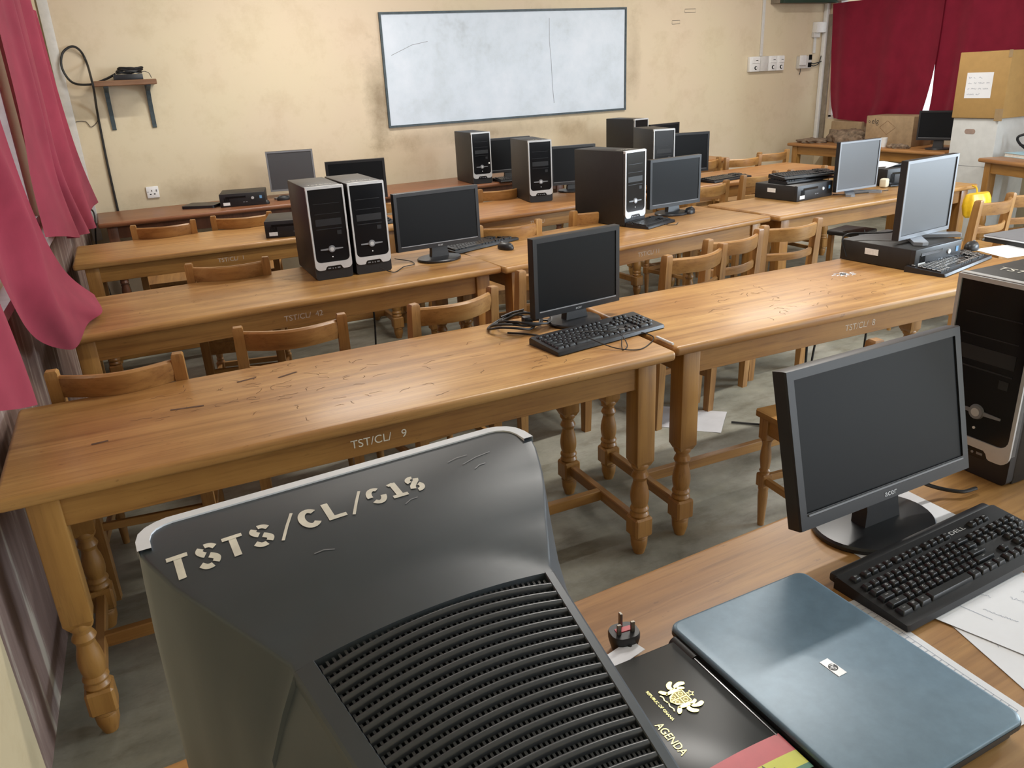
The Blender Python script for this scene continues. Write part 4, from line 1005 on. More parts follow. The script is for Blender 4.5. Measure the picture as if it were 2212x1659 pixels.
sheet('white paper with a circled note, lowest of the pages beside the laptop', 1.135, 0.530, -16, z=T, lines=lambda t, H: scrawl(t, H, [(-0.08, 0.05, 0.03, 0.3, 0.003), (-0.06, -0.06, 0.02, 1.4, 0.006), (-0.03, -0.07, 0.02, 1.5, 0.004), (-0.02, -0.10, 0.03, 1.3, 0.004), (0.01, -0.11, 0.03, 1.4, 0.004), (-0.075, -0.02, 0.02, 1.3, 0.006), (0.03, -0.08, 0.03, 1.5, 0.003)]))
sheet('white paper under the base of the foreground monitor', 1.215, 0.845, 88, w=0.20, l=0.27, mat='paper')
sheet('grey paper scrap lying on the concrete floor under the right-hand near table', 2.32, 2.75, 42, z=FZ, mat='paper_old', curl=0.006, w=0.25, l=0.33)
sheet('white paper bundle beside the mouse on the right-hand near table', 3.60, 2.10, -14, w=0.26, l=0.20, curl=0.004)
sheet('small white paper showing at the top of the black agenda book', 0.553, 0.788, 12, w=0.07, l=0.03, z=T + 0.018, curl=0.0)

pl = thing('power_plug', 'black three-pin plug standing pins-up behind the agenda book', 'plug', (0.578, 0.818, T), R(-8))
bm = bmesh.new(); rings(bm, [[(x, y, z) for x, y in rrect(0.047 * q, 0.040 * q, 0.016, 6)] for q, z in ((0.80, 0.0), (0.92, 0.012), (1.0, 0.022), (1.0, 0.030), (0.96, 0.033))]); obj('body', bm, 'black', pl)
bm = bmesh.new(); box(bm, (0, 0.002, 0.0336), (0.026, 0.010, 0.0014)); obj('fuse_label', bm, 'plug_red', pl)
for x, y, w_, d_2, h_ in ((0.0, 0.012, 0.0042, 0.0075, 0.024), (-0.0115, -0.006, 0.0065, 0.0042, 0.018), (0.0115, -0.006, 0.0065, 0.0042, 0.018)):
    bm = bmesh.new(); box(bm, (x, y, 0.033 + h_ / 2), (w_, d_2, h_), 0.0006, 1); obj('pin', bm, 'brass', pl)
bm = bmesh.new(); cyl(bm, (0, -0.016, 0.014), (0, -0.026, 0.012), 0.0075, 14, 0.006); tube(bm, [(0, -0.024, 0.012), (-0.01, -0.04, 0.008), (-0.05, -0.06, 0.005), (-0.12, -0.07, 0.005)], 0.0035); obj('cord', bm, 'cable', pl)

# ------------------------------------------------------------------ cables on tables and floor
def cable(label, pts, r=0.0035, mat='cable', name='cable', n=8):
    bm = bmesh.new(); tube(bm, pts, r, 7, n); return tag(obj(name, bm, mat), label, 'cable', None)
zt = T + 0.0045
bun = thing('cable_bundle', 'coiled black cables with a plug left of the lone monitor', 'cable', (1.225, 2.405, T), 0, None)
bm = bmesh.new()
for q, (rx, ry, dz, ph) in enumerate(((0.085, 0.075, 0.004, 0.1), (0.095, 0.06, 0.011, 0.5), (0.075, 0.08, 0.018, 0.9), (0.10, 0.07, 0.012, 1.6))):
    tube(bm, [(rx * math.cos(a + ph) + 0.02 * q - 0.02, ry * math.sin(a + ph), dz + 0.012 * (1 + math.sin(a * 2 + q))) for a in (2 * PI * k / 10 for k in range(10))], 0.0042, 7, 5)
obj('coil', bm, 'cable', bun)
bm = bmesh.new(); box(bm, (0.045, 0.0, 0.022), (0.035, 0.03, 0.026), 0.006, 2); cyl(bm, (0.06, 0, 0.022), (0.09, 0.0, 0.016), 0.011, 12, 0.006); obj('plug', bm, 'black', bun)
bm = bmesh.new(); tube(bm, [(0.08, 0, 0.016), (0.13, -0.015, 0.008), (0.2, -0.03, 0.006)], 0.004); tube(bm, [(-0.03, 0.06, 0.03), (0.05, 0.075, 0.035), (0.12, 0.05, 0.012), (0.19, 0.02, 0.008)], 0.004); tube(bm, [(-0.06, -0.05, 0.005), (0.0, -0.12, 0.005), (0.03, -0.20, 0.006)], 0.0035); obj('lead', bm, 'cable', bun)
cable('thin black cord looping over the keyboard of the lone monitor', [(1.33, 2.15, T + 0.03), (1.40, 2.10, T + 0.032), (1.43, 2.055, T + 0.028), (1.42, 2.00, T + 0.006), (1.39, 1.985, zt - 0.002), (1.44, 2.05, T + 0.026), (1.53, 2.085, zt + 0.004), (1.545, 2.03, zt), (1.50, 1.985, zt - 0.002), (1.43, 1.955, zt - 0.002), (1.37, 2.00, T + 0.008), (1.32, 2.09, T + 0.03)], 0.0018)
cable('short black cord end with a plug beside the keyboard on the near table', [(1.47, 2.12, T + 0.02), (1.52, 2.105, T + 0.012), (1.55, 2.10, T + 0.008), (1.585, 2.095, T + 0.008)], 0.0055)
cable('black wire on the table between the paired towers and the wide monitor', [(1.10, 3.55, T + 0.03), (1.16, 3.52, zt), (1.24, 3.60, zt), (1.30, 3.62, zt), (1.31, 3.70, zt), (1.25, 3.76, zt + 0.01)], 0.0022)
cable('black wire in front of the lone second-row tower', [(2.84, 3.73, T + 0.03), (2.86, 3.66, zt), (2.90, 3.62, zt), (2.95, 3.66, zt)], 0.002)
cable('black wire curling beside the silver-framed second-row monitor', [(4.36, 3.80, zt), (4.42, 3.72, zt), (4.50, 3.72, zt), (4.60, 3.70, zt), (4.75, 3.68, zt)], 0.0025)
cable('black lead plugged behind the large silver-framed monitor on the slim computer', [(2.90, 2.42, T + 0.02), (2.90, 2.45, T + 0.09), (2.93, 2.44, T + 0.115), (3.00, 2.40, T + 0.115), (3.06, 2.34, T + 0.12), (3.12, 2.32, T + 0.13)], 0.004)
cable('black lead curving behind the silver-framed monitor towards the mouse', [(3.25, 2.33, T + 0.12), (3.34, 2.35, T + 0.10), (3.42, 2.33, T + 0.05), (3.45, 2.29, zt)], 0.0035)
cable('black lead from the foreground monitor running behind the big keyboard', [(1.26, 0.90, T + 0.08), (1.32, 0.90, T + 0.05), (1.38, 0.875, T + 0.02), (1.42, 0.845, T + 0.012), (1.46, 0.84, T + 0.01)], 0.004)
cable('black cable hanging in a curve below the near tables by their joint', [(1.42, 2.52, 0.60), (1.40, 2.70, 0.30), (1.48, 2.95, 0.10), (1.62, 2.95, 0.12), (1.78, 3.05, 0.30), (1.85, 3.2, 0.55)], 0.005)
cable('black cable hanging straight down under the right-hand near table', [(2.62, 2.35, 0.60), (2.64, 2.36, 0.3), (2.66, 2.37, FZ + 0.01)], 0.0055)
cable('black cable slanting down under the right-hand near table', [(2.78, 2.38, 0.60), (2.72, 2.39, 0.30), (2.69, 2.40, FZ + 0.03), (2.60, 2.46, FZ + 0.008), (2.45, 2.6, FZ + 0.008)], 0.005)
cable('black cable hanging beside the rightmost visible table leg', [(2.95, 2.3, 0.60), (2.95, 2.31, 0.3), (2.96, 2.32, FZ + 0.01)], 0.005)
cable('thin wires dangling from the black stool pad', [(4.46, 3.60, 0.45), (4.44, 3.55, 0.30), (4.48, 3.56, 0.15), (4.40, 3.58, FZ + 0.006)], 0.004)
cable('black cable running down behind the paired-tower table', [(1.15, 3.96, 0.60), (1.18, 3.99, 0.35), (1.16, 4.02, FZ + 0.01)], 0.005)
pen = tag(obj('white_pen', (lambda b: (tube(b, [(1.553, 2.02, T + 0.005), (1.55, 1.93, T + 0.005)], 0.0042, 8, 4, False), b)[1])(bmesh.new()), 'white'), 'thin white pen lying along the joint of the two near tables', 'pen')
ad = thing('plug_adapter', 'ivory plug adapter with black cords right of the far silver-framed monitor', 'adapter', (4.855, 3.80, T), 0.3)
bm = bmesh.new(); box(bm, (0, 0, 0.032), (0.055, 0.05, 0.06), 0.012, 3); obj('body', bm, 'ivory', ad)
bm = bmesh.new(); tube(bm, [(0.02, 0, 0.03), (0.08, -0.02, 0.02), (0.14, 0.02, 0.012), (0.10, 0.06, 0.01), (0.05, 0.06, 0.01)], 0.006); tube(bm, [(0.03, -0.03, 0.008), (0.10, -0.06, 0.008), (0.19, -0.05, 0.008), (0.22, 0.02, 0.008)], 0.006); obj('cord', bm, 'cable', ad)
sheet('white paper on top of the black box computer beside the silver-framed monitor', 5.06, 3.95, -8, w=0.22, l=0.20, z=T + 0.12, curl=0.02)
sheet('white papers under the cords right of the silver-framed second-row monitor', 4.99, 3.62, 20, w=0.2, l=0.15, z=T)
# black items on the dark back table
bl = thing('black_laptop', 'thin black closed laptop on the dark back table below the wall socket', 'laptop', (0.71, 6.72, T), R(-30))
bm = bmesh.new(); prism(bm, rrect(0.26, 0.20, 0.02, 5), 0.0, 0.012); obj('base', bm, 'black', bl)
bm = bmesh.new(); prism(bm, rrect(0.26, 0.20, 0.02, 5), 0.0125, 0.022); obj('lid', bm, 'bezel', bl)
cable('short black cable end beside the slim computer on the dark back table', [(0.82, 6.62, zt), (0.85, 6.58, zt + 0.01), (0.86, 6.66, zt), (0.84, 6.74, zt)], 0.004)
# silver laptop far right
sl = thing('silver_laptop', 'grey closed laptop with a pale front edge on the right end of the near row', 'laptop', (3.86, 2.165, T), R(-4))
bm = bmesh.new(); prism(bm, rrect(0.36, 0.26, 0.015, 5), 0.003, 0.024); obj('base', bm, 'laptop_side', sl)
bm = bmesh.new(); prism(bm, rrect(0.365, 0.265, 0.015, 5), 0.024, 0.034); obj('lid', bm, 'silver_dark', sl)
bm = bmesh.new(); rings(bm, [[(x, y, z) for x, y in rrect(0.369, 0.269, 0.016, 5)] for z in (0.025, 0.031)]); obj('edge_strip', bm, 'trimsilver', sl)

# ------------------------------------------------------------------ things on the walls
wb = thing('whiteboard', 'smeared whiteboard in a dark frame on the cream wall', 'whiteboard', (3.713, YB, 1.61))
out = [(-1.285, -0.478), (1.277, -0.470), (1.281, 0.486), (-1.281, 0.464)]; inn = [(x * 0.986, y * 0.962) for x, y in out]
bm = bmesh.new(); ringprism(bm, out, inn, 0.0, 0.022, Matrix.Rotation(PI / 2, 4, 'X')); obj('frame', bm, 'beam', wb)
wb.children[0].data.materials[0] = M['bracket']
bm = bmesh.new(); prism(bm, [(x * 0.99, y * 0.97) for x, y in out], 0.001, 0.012, Matrix.Rotation(PI / 2, 4, 'X')); obj('board', bm, 'board', wb)
bm = bmesh.new(); ribbon(bm, [(0.40, 0.40), (0.395, 0.20), (0.41, 0.0), (0.415, -0.2), (0.43, -0.36)], 0.006, lambda x, y: (x, -0.0128, y)); obj('crack', bm, 'silver_dark', wb); bm = bmesh.new(); ribbon(bm, [(-1.2, 0.12), (-1.0, 0.20), (-0.85, 0.225)], 0.004, lambda x, y: (x, -0.0128, y)); obj('crack', bm, 'silver_dark', wb)

sh = thing('wall_shelf', 'small brown wall shelf on two dark brackets', 'shelf', (0.35, YB, 1.60))
bm = bmesh.new(); box(bm, (0.0, -0.115, 0.0), (0.43, 0.23, 0.038), 0.004, 1); obj('board', bm, 'shelf', sh)
for x in (-0.135, 0.155):
    bm = bmesh.new()
    prism(bm, [(0.0, -0.019), (-0.20, -0.019), (-0.20, -0.027), (-0.06, -0.06), (-0.022, -0.14), (-0.012, -0.33), (0.0, -0.335)], -0.015, 0.015, Matrix.Translation((x, 0, 0)) @ Matrix(((0, 0, 1, 0), (1, 0, 0, 0), (0, 1, 0, 0), (0, 0, 0, 1))))
    obj('bracket', bm, 'bracket', sh)
nb = thing('network_box', 'flat dark network box on the wall shelf under a heap of cable', 'network box', (0.38, YB - 0.115, 1.619))
bm = bmesh.new(); box(bm, (0, 0, 0.02), (0.20, 0.14, 0.04), 0.004, 2); obj('body', bm, 'bezel', nb)
bm = bmesh.new()
for q in range(6): tube(bm, [(0.03 + 0.085 * math.cos(a + q) + 0.004 * q, 0.05 * math.sin(a + q), 0.05 + 0.006 * q + 0.006 * math.sin(3 * a + q)) for a in (2 * PI * k / 9 for k in range(10))], 0.006, 6, 5)
hp_ = tag(obj('cable_heap', bm, 'cable'), 'heap of black cable lying on the wall-shelf network box', 'cable'); hp_.location = (0.36, YB - 0.115, 1.622)
cable('thick black cable looping beside the wall shelf and running down the wall', [(0.30, YB - 0.09, 1.665), (0.22, YB - 0.10, 1.63), (0.11, YB - 0.10, 1.60), (0.0, YB - 0.07, 1.62), (-0.045, YB - 0.05, 1.72), (-0.02, YB - 0.04, 1.82), (0.05, YB - 0.035, 1.865), (0.10, YB - 0.03, 1.835), (0.125, YB - 0.026, 1.75), (0.128, YB - 0.25, 1.63), (0.128, YB - 0.245, 1.55), (0.122, YB - 0.05, 1.42), (0.118, YB - 0.012, 1.28), (0.112, YB - 0.012, 1.0), (0.113, YB - 0.012, 0.64)], 0.0085, n=6)
cable('thin brown wire curling on the wall left of the shelf brackets', [(0.125, YB - 0.006, 1.50), (0.12, YB - 0.006, 1.36), (0.06, YB - 0.006, 1.30), (0.03, YB - 0.006, 1.34), (-0.03, YB - 0.006, 1.345), (-0.06, YB - 0.006, 1.32)], 0.0025, 'cable_grey')
cable('thin dark wire drooping over the right end of the wall shelf', [(0.46, YB - 0.10, 1.64), (0.49, YB - 0.10, 1.675), (0.53, YB - 0.09, 1.665), (0.545, YB - 0.08, 1.63)], 0.0025, 'cable_grey')
cable('black cord drooping from the far curtain to the dark back table end', [(-0.10, 6.75, 0.86), (-0.085, 6.70, 0.76), (-0.055, 6.62, 0.70), (-0.09, 6.55, 0.45), (-0.06, 6.5, FZ + 0.02)], 0.006)
def socket(label, x, z, name='wall_socket'):
    t = thing(name, label, 'socket', (x, YB, z))
    bm = bmesh.new(); box(bm, (0, -0.007, 0), (0.092, 0.014, 0.090), 0.004, 2); obj('plate', bm, 'white', t)
    bm = bmesh.new(); box(bm, (-0.006, -0.0145, 0.012), (0.006, 0.002, 0.012)); box(bm, (-0.018, -0.0145, -0.014), (0.012, 0.002, 0.007)); box(bm, (0.012, -0.0145, -0.014), (0.012, 0.002, 0.007)); obj('pin_hole', bm, 'void', t)
    bm = bmesh.new(); box(bm, (0.03, -0.016, 0.012), (0.008, 0.004, 0.016)); box(bm, (-0.035, -0.0148, 0.005), (0.008, 0.002, 0.004)); obj('switch', bm, 'silver_dark', t)
    return t
socket('single white wall socket above the dark back table, left of the slim computer', 0.392, 0.778)
sp = thing('socket_panel', 'row of white sockets with black round holes on the wall right of the whiteboard', 'socket', (6.86, YB, 1.515), R(0))
for x, w_, nm, mt in ((-0.17, 0.15, 'socket_module', 'white'), (-0.035, 0.11, 'cover_plate', 'conduit'), (0.085, 0.115, 'socket_module', 'white'), (0.205, 0.11, 'socket_module', 'white')):
    bm = bmesh.new(); box(bm, (x, -0.022, 0), (w_, 0.044, 0.155), 0.006, 2); o = obj(nm, bm, mt, sp)
    if nm == 'socket_module':
        bm = bmesh.new(); box(bm, (x + 0.012, -0.047, 0.037), (w_ * 0.72, 0.006, 0.062), 0.002, 1); obj('rocker_switch', bm, 'white', o)
        bm = bmesh.new(); box(bm, (x + 0.02, -0.051, 0.037), (0.03, 0.002, 0.006)); obj('switch_mark', bm, 'void', o)
        bm = bmesh.new(); cyl(bm, (x + 0.012, -0.043, -0.04), (x + 0.012, -0.0475, -0.04), 0.020, 20); obj('round_socket', bm, 'void', o)
        bm = bmesh.new(); cyl(bm, (x + 0.017, -0.0476, -0.04), (x + 0.017, -0.0486, -0.04), 0.013, 20); obj('socket_face', bm, 'white', o)
def conduit(label, x, z0, z1, w_=0.03):
    bm = bmesh.new(); box(bm, (x, YB - 0.009, (z0 + z1) / 2), (w_, 0.018, z1 - z0), 0.003, 1); return tag(obj('wall_conduit', bm, 'conduit'), label, 'conduit')
conduit('white conduit rising from the row of sockets', 6.80, 1.595, ZC, 0.035)
conduit('short white conduit between the switch box and the junction box near the corner', 7.60, 1.60, 1.80, 0.035)
jb = thing('junction_box', 'open grey junction box with a loose cover near the right corner of the wall', 'junction box', (7.44, YB, 1.51))
bm = bmesh.new(); box(bm, (0.0, -0.025, 0.0), (0.19, 0.05, 0.13), 0.006, 2); obj('box', bm, 'conduit', jb)
bm = bmesh.new(); box(bm, (-0.055, -0.062, 0.022), (0.10, 0.012, 0.105), 0.005, 2); obj('cover', bm, 'white', jb)
bm = bmesh.new(); box(bm, (0.07, -0.052, 0.05), (0.045, 0.006, 0.055)); box(bm, (0.065, -0.052, -0.03), (0.05, 0.006, 0.05)); obj('opening', bm, 'void', jb)
bm = bmesh.new(); tube(bm, [(0.08, -0.04, 0.0), (0.14, -0.03, -0.02), (0.22, -0.03, -0.01), (0.27, -0.03, 0.0)], 0.006); tube(bm, [(0.08, -0.04, -0.02), (0.15, -0.03, -0.045), (0.23, -0.03, -0.02), (0.26, -0.03, 0.06)], 0.005); tube(bm, [(-0.05, -0.03, -0.06), (-0.052, -0.03, -0.10), (-0.06, -0.03, -0.13)], 0.004); obj('wire', bm, 'cable', jb)
sb = thing('switch_box', 'white switch box high in the right corner beside the curtain', 'switch box', (7.63, YB, 1.87))
bm = bmesh.new(); box(bm, (0, -0.035, 0), (0.15, 0.07, 0.11), 0.006, 2); obj('box', bm, 'white', sb)
bm = bmesh.new(); box(bm, (-0.03, -0.02, -0.08), (0.10, 0.04, 0.05), 0.005, 1); obj('lower_box', bm, 'conduit', sb)
gb = thing('green_board', 'dark green board high on the wall right of the whiteboard, cut by the picture edge', 'board', (7.31, YB, 2.40))
bm = bmesh.new(); box(bm, (0, -0.165, 0.04), (0.82, 0.06, 0.66), 0.004, 1); obj('panel', bm, 'green', gb)
bm = bmesh.new(); box(bm, (0, -0.067, -0.262), (0.82, 0.134, 0.05), 0.004, 1); obj('batten', bm, 'beam', gb); bm = bmesh.new(); box(bm, (0, -0.067, 0.33), (0.82, 0.134, 0.05), 0.004, 1); obj('batten', bm, 'beam', gb)
for x, z, nm, w_ in ((5.80, 2.055, 'pencil_mark', 0.07), (5.62, 1.95, 'pencil_mark', 0.05)):
    bm = bmesh.new(); ribbon(bm, [(x - w_, z - 0.015), (x + w_, z - 0.012), (x + w_, z + 0.02), (x - w_, z + 0.018), (x - w_, z - 0.015)], 0.004, lambda u, v: (u, YB - 0.0008, v)); tag(obj('chalk_outline', bm, 'cable_grey'), 'faint rectangular pencil outline on the wall, %s' % ('upper right one' if w_ > 0.06 else 'lower left one'), 'mark', 'pencil outlines on the wall')

# ------------------------------------------------------------------ curtains
def curtain(label, curves, folds, amp, mat, ns=150, nt=46, amp_t=None, seed=0, axis='x', name='curtain'):
    rnd = random.Random(seed); ph = [rnd.uniform(0, 6.28) for _ in range(6)]
    cs = [catmull([Vector(p) for p in c], 12) for c in curves]
    def at(c, s):
        q = s * (len(c) - 1); k = min(int(q), len(c) - 2); return c[k].lerp(c[k + 1], q - k)
    bm = bmesh.new(); rs = []
    for j in range(nt + 1):
        t_ = j / nt; row = []
        for i in range(ns + 1):
            s = i / ns; pts = [at(c, s) for c in cs]
            p = catmull(pts, 1) if False else None
            q = t_ * (len(pts) - 1); k = min(int(q), len(pts) - 2); f = q - k
            p0 = pts[max(k - 1, 0)]; p1 = pts[k]; p2 = pts[k + 1]; p3 = pts[min(k + 2, len(pts) - 1)]
            p = 0.5 * ((2 * p1) + (p2 - p0) * f + (2 * p0 - 5 * p1 + 4 * p2 - p3) * f * f + (3 * p1 - p0 - 3 * p2 + p3) * f ** 3)
            a = amp * (amp_t(t_) if amp_t else (0.55 + 0.45 * t_))
            d = a * (math.sin(2 * PI * folds * s + ph[0] + 0.5 * math.sin(3 * t_ + ph[1])) + 0.45 * math.sin(2 * PI * folds * 1.7 * s + ph[2] + 0.8 * t_) + 0.08 * math.sin(2 * PI * folds * 3.1 * s + ph[3]))
            row.append((p.x + (d if axis == 'x' else 0), p.y + 0.35 * a * math.cos(2 * PI * folds * s + ph[4]), p.z))
        rs.append(row)
    rings(bm, rs, closed=False, cap=False)
    return tag(obj(name, bm, mat, sharp=180), label, 'curtain', 'crimson curtains')
P = lambda y, z, off: (LX(y, off), y, z)
curtain('crimson curtain at the far left edge, nearest the camera, ending at the near table',
        [[P(0.9, 2.25, .08), P(1.5, 2.25, .08), P(2.0, 2.25, .08)], [P(0.9, 1.6, .08), P(1.5, 1.55, .08), P(2.1, 1.5, .08)], [P(1.0, 1.28, .09), P(1.65, 1.12, .09), P(2.32, 0.98, .09)], [P(1.1, 1.14, .09), P(1.8, 0.92, .09), P(2.42, 0.715, .09)]], 2.2, 0.022, 'curtain', seed=3)
curtain('crimson curtain on the left wall whose bottom drapes over a table end',
        [[P(1.9, 2.25, .10), P(2.4, 2.25, .10), P(2.85, 2.25, .10)], [P(2.1, 1.65, .11), P(2.55, 1.6, .11), P(2.98, 1.6, .13)], [P(2.3, 1.28, .11), P(2.70, 1.18, .12), P(2.95, 1.15, .13), P(3.15, 1.18, .14)],
         [P(2.36, 1.17, .105), P(2.75, 0.95, .12), P(3.05, 0.88, .14), P(3.42, 0.90, .155)],
         [P(2.38, 1.12, .10), P(2.70, 0.87, .10), P(3.03, 0.70, .12), (-0.195, 3.17, 0.665), (-0.130, 3.38, 0.69), (-0.075, 3.55, 0.692), (-0.105, 3.84, 0.70)]], 1.6, 0.026, 'curtain', seed=11, amp_t=lambda t: 0.5 + 0.9 * t * (1 - t) * 2)
curtain('crimson curtain in the far left corner beside the wall shelf',
        [[P(3.90, 2.16, .10), P(4.7, 2.10, .10), P(5.5, 1.97, .10)], [P(3.95, 1.5, .10), P(4.7, 1.5, .10), P(5.6, 1.5, .10)], [P(3.88, 1.2, .10), P(4.7, 1.15, .10), P(5.85, 1.15, .10)], [P(3.84, 0.97, .11), P(4.5, 0.86, .12), P(5.2, 0.79, .11), P(5.7, 0.75, .10), P(6.55, 0.80, .10)]], 3.6, 0.036, 'curtain', seed=5)
XC = XR - 0.10
curtain('crimson curtain on the right-wall window, the panel by the corner',
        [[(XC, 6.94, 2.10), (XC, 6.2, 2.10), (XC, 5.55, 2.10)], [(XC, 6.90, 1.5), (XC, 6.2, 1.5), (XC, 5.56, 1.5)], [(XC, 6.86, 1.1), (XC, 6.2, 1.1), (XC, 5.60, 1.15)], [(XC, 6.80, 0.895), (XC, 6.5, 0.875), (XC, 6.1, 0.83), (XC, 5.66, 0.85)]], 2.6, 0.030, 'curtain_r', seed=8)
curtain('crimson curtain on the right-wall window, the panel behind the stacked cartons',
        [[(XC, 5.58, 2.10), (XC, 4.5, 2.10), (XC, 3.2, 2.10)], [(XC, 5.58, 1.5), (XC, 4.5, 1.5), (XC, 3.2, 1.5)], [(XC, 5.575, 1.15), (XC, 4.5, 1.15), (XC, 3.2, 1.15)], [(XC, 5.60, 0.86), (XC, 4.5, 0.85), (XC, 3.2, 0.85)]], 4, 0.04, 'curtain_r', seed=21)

# ------------------------------------------------------------------ cartons and things by the right wall
def carton(label, c, s, mat, name='carton', rot=0, flap=True):
    t = thing(name, label, 'box', (c[0], c[1], c[2]), rot)
    bm = bmesh.new(); box(bm, (0, 0, s[2] / 2), s, 0.006, 2); obj('body', bm, mat, t); return t
wc = carton('tall white carton with an oval hand hole, under the brown carton', (7.27, 4.64, FZ), (0.50, 0.42, 0.975 - FZ), 'carton_w')
bm = bmesh.new(); prism(bm, rrect(0.10, 0.042, 0.02, 6), 0, 0.001, Matrix.Translation((-0.2505, 0.035, 0.862 - FZ)) @ Matrix.Rotation(-PI / 2, 4, 'Y') @ Matrix.Rotation(PI / 2, 4, 'Z')); obj('hand_hole', bm, 'hole', wc)
bm = bmesh.new(); box(bm, (-0.2502, 0, 0.565 - FZ), (0.001, 0.40, 0.003)); obj('fold_crease', bm, 'silver_dark', wc)
bc = carton('brown carton with a white paper notice, on top of the white carton', (7.27, 4.626, 0.977), (0.54, 0.465, 0.545), 'carton')
bm = bmesh.new(); box(bm, (-0.2708, 0.02, 0.272), (0.001, 0.24, 0.21)); nt_ = obj('notice', bm, 'paper', bc)
bm = bmesh.new(); rnd = random.Random(2)
NW = Matrix.Translation((-0.2716, 0.02, 0.272)) @ Matrix.Rotation(-PI / 2, 4, 'Z') @ Matrix.Rotation(PI / 2, 4, 'X')
for r_, (ww) in enumerate(((0.03, 0.02, 0.0, 0.035), (0.04, 0.025, 0.06, 0.03), (0.02, 0.05, 0.03, 0.05), (0.07, 0.04))):
    x = -0.10
    for w_ in ww:
        if w_ > 0.005:
            pts = []; d = 0
            while d < w_: pts.append((x + d, 0.062 - r_ * 0.045 + rnd.uniform(-0.006, 0.006))); d += 0.004
            ribbon(bm, pts, 0.003, lambda u, v: NW @ Vector((u, v, 0)))
        x += w_ + 0.014
obj('handwriting', bm, 'ink', nt_)
bm = bmesh.new(); box(bm, (0, 0, 0.546), (0.542, 0.07, 0.002)); obj('tape', bm, 'tape', bc)
for c_t, s_t in (((-0.2705, -0.2, 0.03), (0.003, 0.07, 0.10)), ((-0.2705, -0.22, 0.52), (0.003, 0.03, 0.06))):
    bm = bmesh.new(); box(bm, c_t, s_t); obj('tape', bm, 'tape', bc)
pc = carton('dusty printed carton lettered elg on the right-wall table', (7.45, 5.74, T), (0.30, 0.56, 0.29), 'carton2')
NP = Matrix.Translation((-0.1512, 0, 0.15)) @ Matrix.Rotation(-PI / 2, 4, 'Z') @ Matrix.Rotation(PI / 2, 4, 'X')
bm = bmesh.new(); text_bm(bm, 'elg', 0.075, NP @ Matrix.Translation((-0.17, 0.085, 0))); text_bm(bm, 'o', 0.05, NP @ Matrix.Translation((-0.24, 0.085, 0))); obj('lettering', bm, 'ink_dark', pc)
bm = bmesh.new(); ribbon(bm, [(-0.11, 0.03), (-0.02, 0.095), (0.08, 0.03), (-0.02, -0.04), (-0.11, 0.03)], 0.004, lambda u, v: NP @ Vector((u, v, 0))); obj('diamond_print', bm, 'shelf', pc)
cup = thing('white_cup', 'small white cup in front of the printed carton', 'cup', (7.19, 5.69, T))
bm = bmesh.new(); lathe(bm, [(0.026, 0), (0.034, 0.09), (0.031, 0.088), (0.024, 0.006)], seg=20); obj('body', bm, 'white', cup)
def lump(label, c, s, seed, mat='rag', name='cloth_heap', cat='cloth'):
    rnd = random.Random(seed); bm = bmesh.new(); bmesh.ops.create_icosphere(bm, subdivisions=4, radius=1.0)
    for v in bm.verts:
        n_ = 0.22 * math.sin(5 * v.co.x + seed) * math.sin(6 * v.co.y + 2 * seed) + 0.15 * math.sin(11 * v.co.x + 3 * v.co.z) * math.cos(9 * v.co.y)
        v.co *= 1 + n_; v.co.x *= s[0]; v.co.y *= s[1]; v.co.z = max(v.co.z, -0.3) * s[2] + 0.3 * s[2]
    o = tag(obj(name, bm, mat, sharp=60), label, cat); o.location = c; return o
lump('heap of dirty cloth and straw left of the printed carton', (7.42, 6.33, T), (0.15, 0.28, 0.10), 2)
lump('low dusty rag at the wall end of the right-wall table', (7.25, 6.66, T), (0.16, 0.16, 0.035), 5)
lump('grey dusty rag in front of the printed carton', (7.16, 5.50, T), (0.06, 0.13, 0.03), 9)
bm = bmesh.new(); box(bm, (0, 0, 0.10), (0.05, 0.42, 0.20), 0.01, 2); pb = tag(obj('cardboard_sheet', bm, 'carton2'), 'folded dusty cardboard leaning on the window sill behind the cloth heap', 'cardboard'); pb.location = (7.64, 6.55, T)
bb = thing('blue_book', 'pale blue book on the far right table', 'book', (7.05, 4.14, T), R(-20))
bm = bmesh.new(); box(bm, (0, 0, 0.016), (0.21, 0.29, 0.026)); obj('pages', bm, 'pages', bb)
bm = bmesh.new(); box(bm, (0, 0, 0.031), (0.22, 0.30, 0.004), 0.001, 1); box(bm, (0, 0, 0.002), (0.22, 0.30, 0.004), 0.001, 1); obj('cover', bm, 'bluebook', bb)
cable('tangle of black cable behind the pale blue book', [(7.22, 4.22, T + 0.02), (7.16, 4.30, T + 0.10), (7.14, 4.30, T + 0.16), (7.18, 4.16, T + 0.19), (7.24, 4.05, T + 0.17), (7.26, 4.0, T + 0.06), (7.18, 4.16, T + 0.05), (7.14, 4.28, T + 0.09)], 0.011)
yb = thing('yellow_bag', 'yellow plastic bag hanging at the end of the second-row right table', 'bag', (5.22, 3.35, 0.5))
bm = bmesh.new(); rs = []
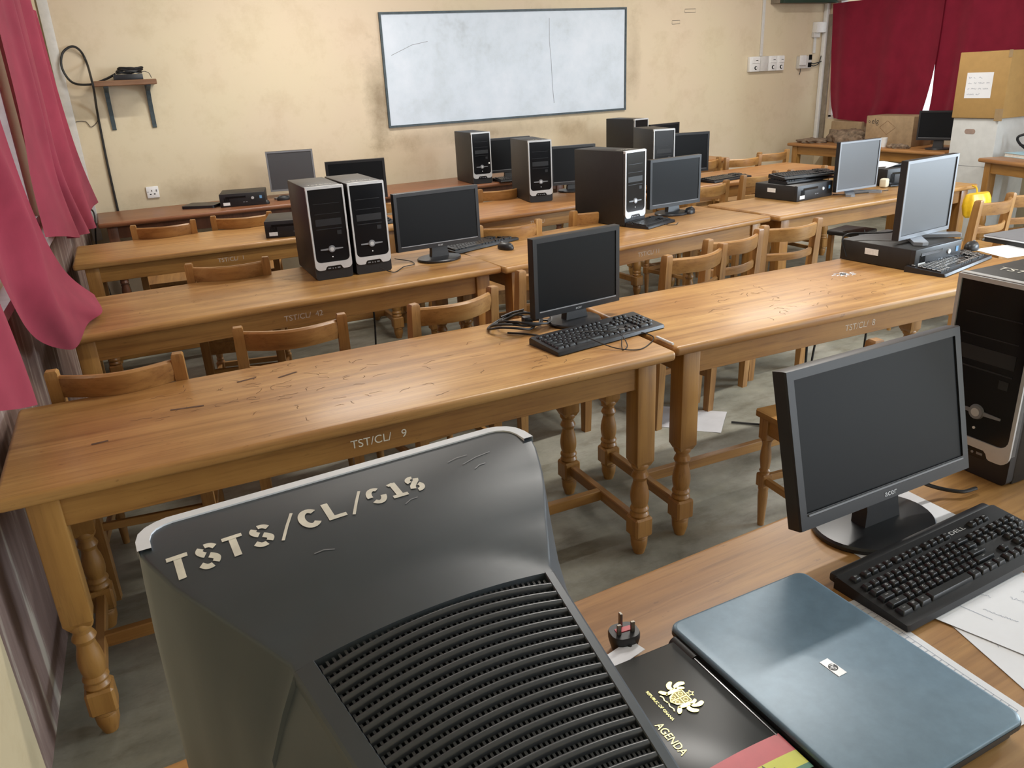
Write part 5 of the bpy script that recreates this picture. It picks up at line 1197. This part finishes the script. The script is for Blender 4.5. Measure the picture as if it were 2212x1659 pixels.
for z, q, w_ in ((-0.02, 0.2, 0.09), (0.0, 0.55, 0.11), (0.06, 0.75, 0.125), (0.10, 0.7, 0.12), (0.135, 0.45, 0.11)):
    rs.append([((w_) * math.cos(a) * (1 + 0.06 * math.sin(5 * a)), 0.055 * q * 1.3 * math.sin(a) * (1 + 0.12 * math.sin(7 * a)), z) for a in (2 * PI * k / 36 for k in range(36))])
rings(bm, rs); obj('sack', bm, 'yellow', yb, sharp=60)
bm = bmesh.new(); tube(bm, [(0.02, 0.02, 0.125), (0.05, 0.05, 0.16), (0.08, 0.10, 0.168)], 0.006); obj('handle', bm, 'yellow', yb)

# ------------------------------------------------------------------ lights: ceiling fluorescents and daylight
def area(name, loc, rot, sx, sy, power, col):
    l = bpy.data.lights.new(name, 'AREA'); l.shape = 'RECTANGLE'; l.size = sx; l.size_y = sy; l.energy = power; l.color = col
    o = bpy.data.objects.new(name, l); C.objects.link(o); o.location = loc; o.rotation_euler = rot; return o
LAMPS = [(1.7, 5.6), (5.4, 5.2), (2.3, 2.4), (5.2, 0.9)]
for i, (x, y) in enumerate(LAMPS):
    t = thing('ceiling_light', 'white fluorescent ceiling fitting', 'lamp', (x, y, ZC), 0, 'ceiling fluorescent fittings')
    bm = bmesh.new(); box(bm, (0, 0, -0.03), (1.24, 0.09, 0.06), 0.006, 1); obj('batten', bm, 'white', t)
    bm = bmesh.new(); cyl(bm, (-0.6, 0, -0.078), (0.6, 0, -0.078), 0.014, 12); obj('tube', bm, 'tube', t)
    area('lamp_light', (x, y, ZC - 0.1), (0, 0, 0), 1.2, 0.08, 54, (1.0, 0.96, 0.90))
area('doorway_daylight', (XR - 0.02, -0.15, 1.55), (0, R(90), 0), 1.25, 2.6, 300, (0.72, 0.86, 1.0))
area('front_daylight', (4.2, YF + 0.05, 1.3), (R(90), 0, 0), 3.0, 2.0, 45, (0.85, 0.92, 1.0))
w = bpy.data.worlds.new('daylight'); S.world = w; w.use_nodes = True
bg_ = w.node_tree.nodes['Background']; bg_.inputs[0].default_value = (0.92, 0.97, 1.0, 1); bg_.inputs[1].default_value = 1.6
S.view_settings.view_transform = 'Standard'; S.view_settings.look = 'None'
S.view_settings.exposure = 0.0; S.view_settings.gamma = 1.0
S.view_settings.use_curve_mapping = False
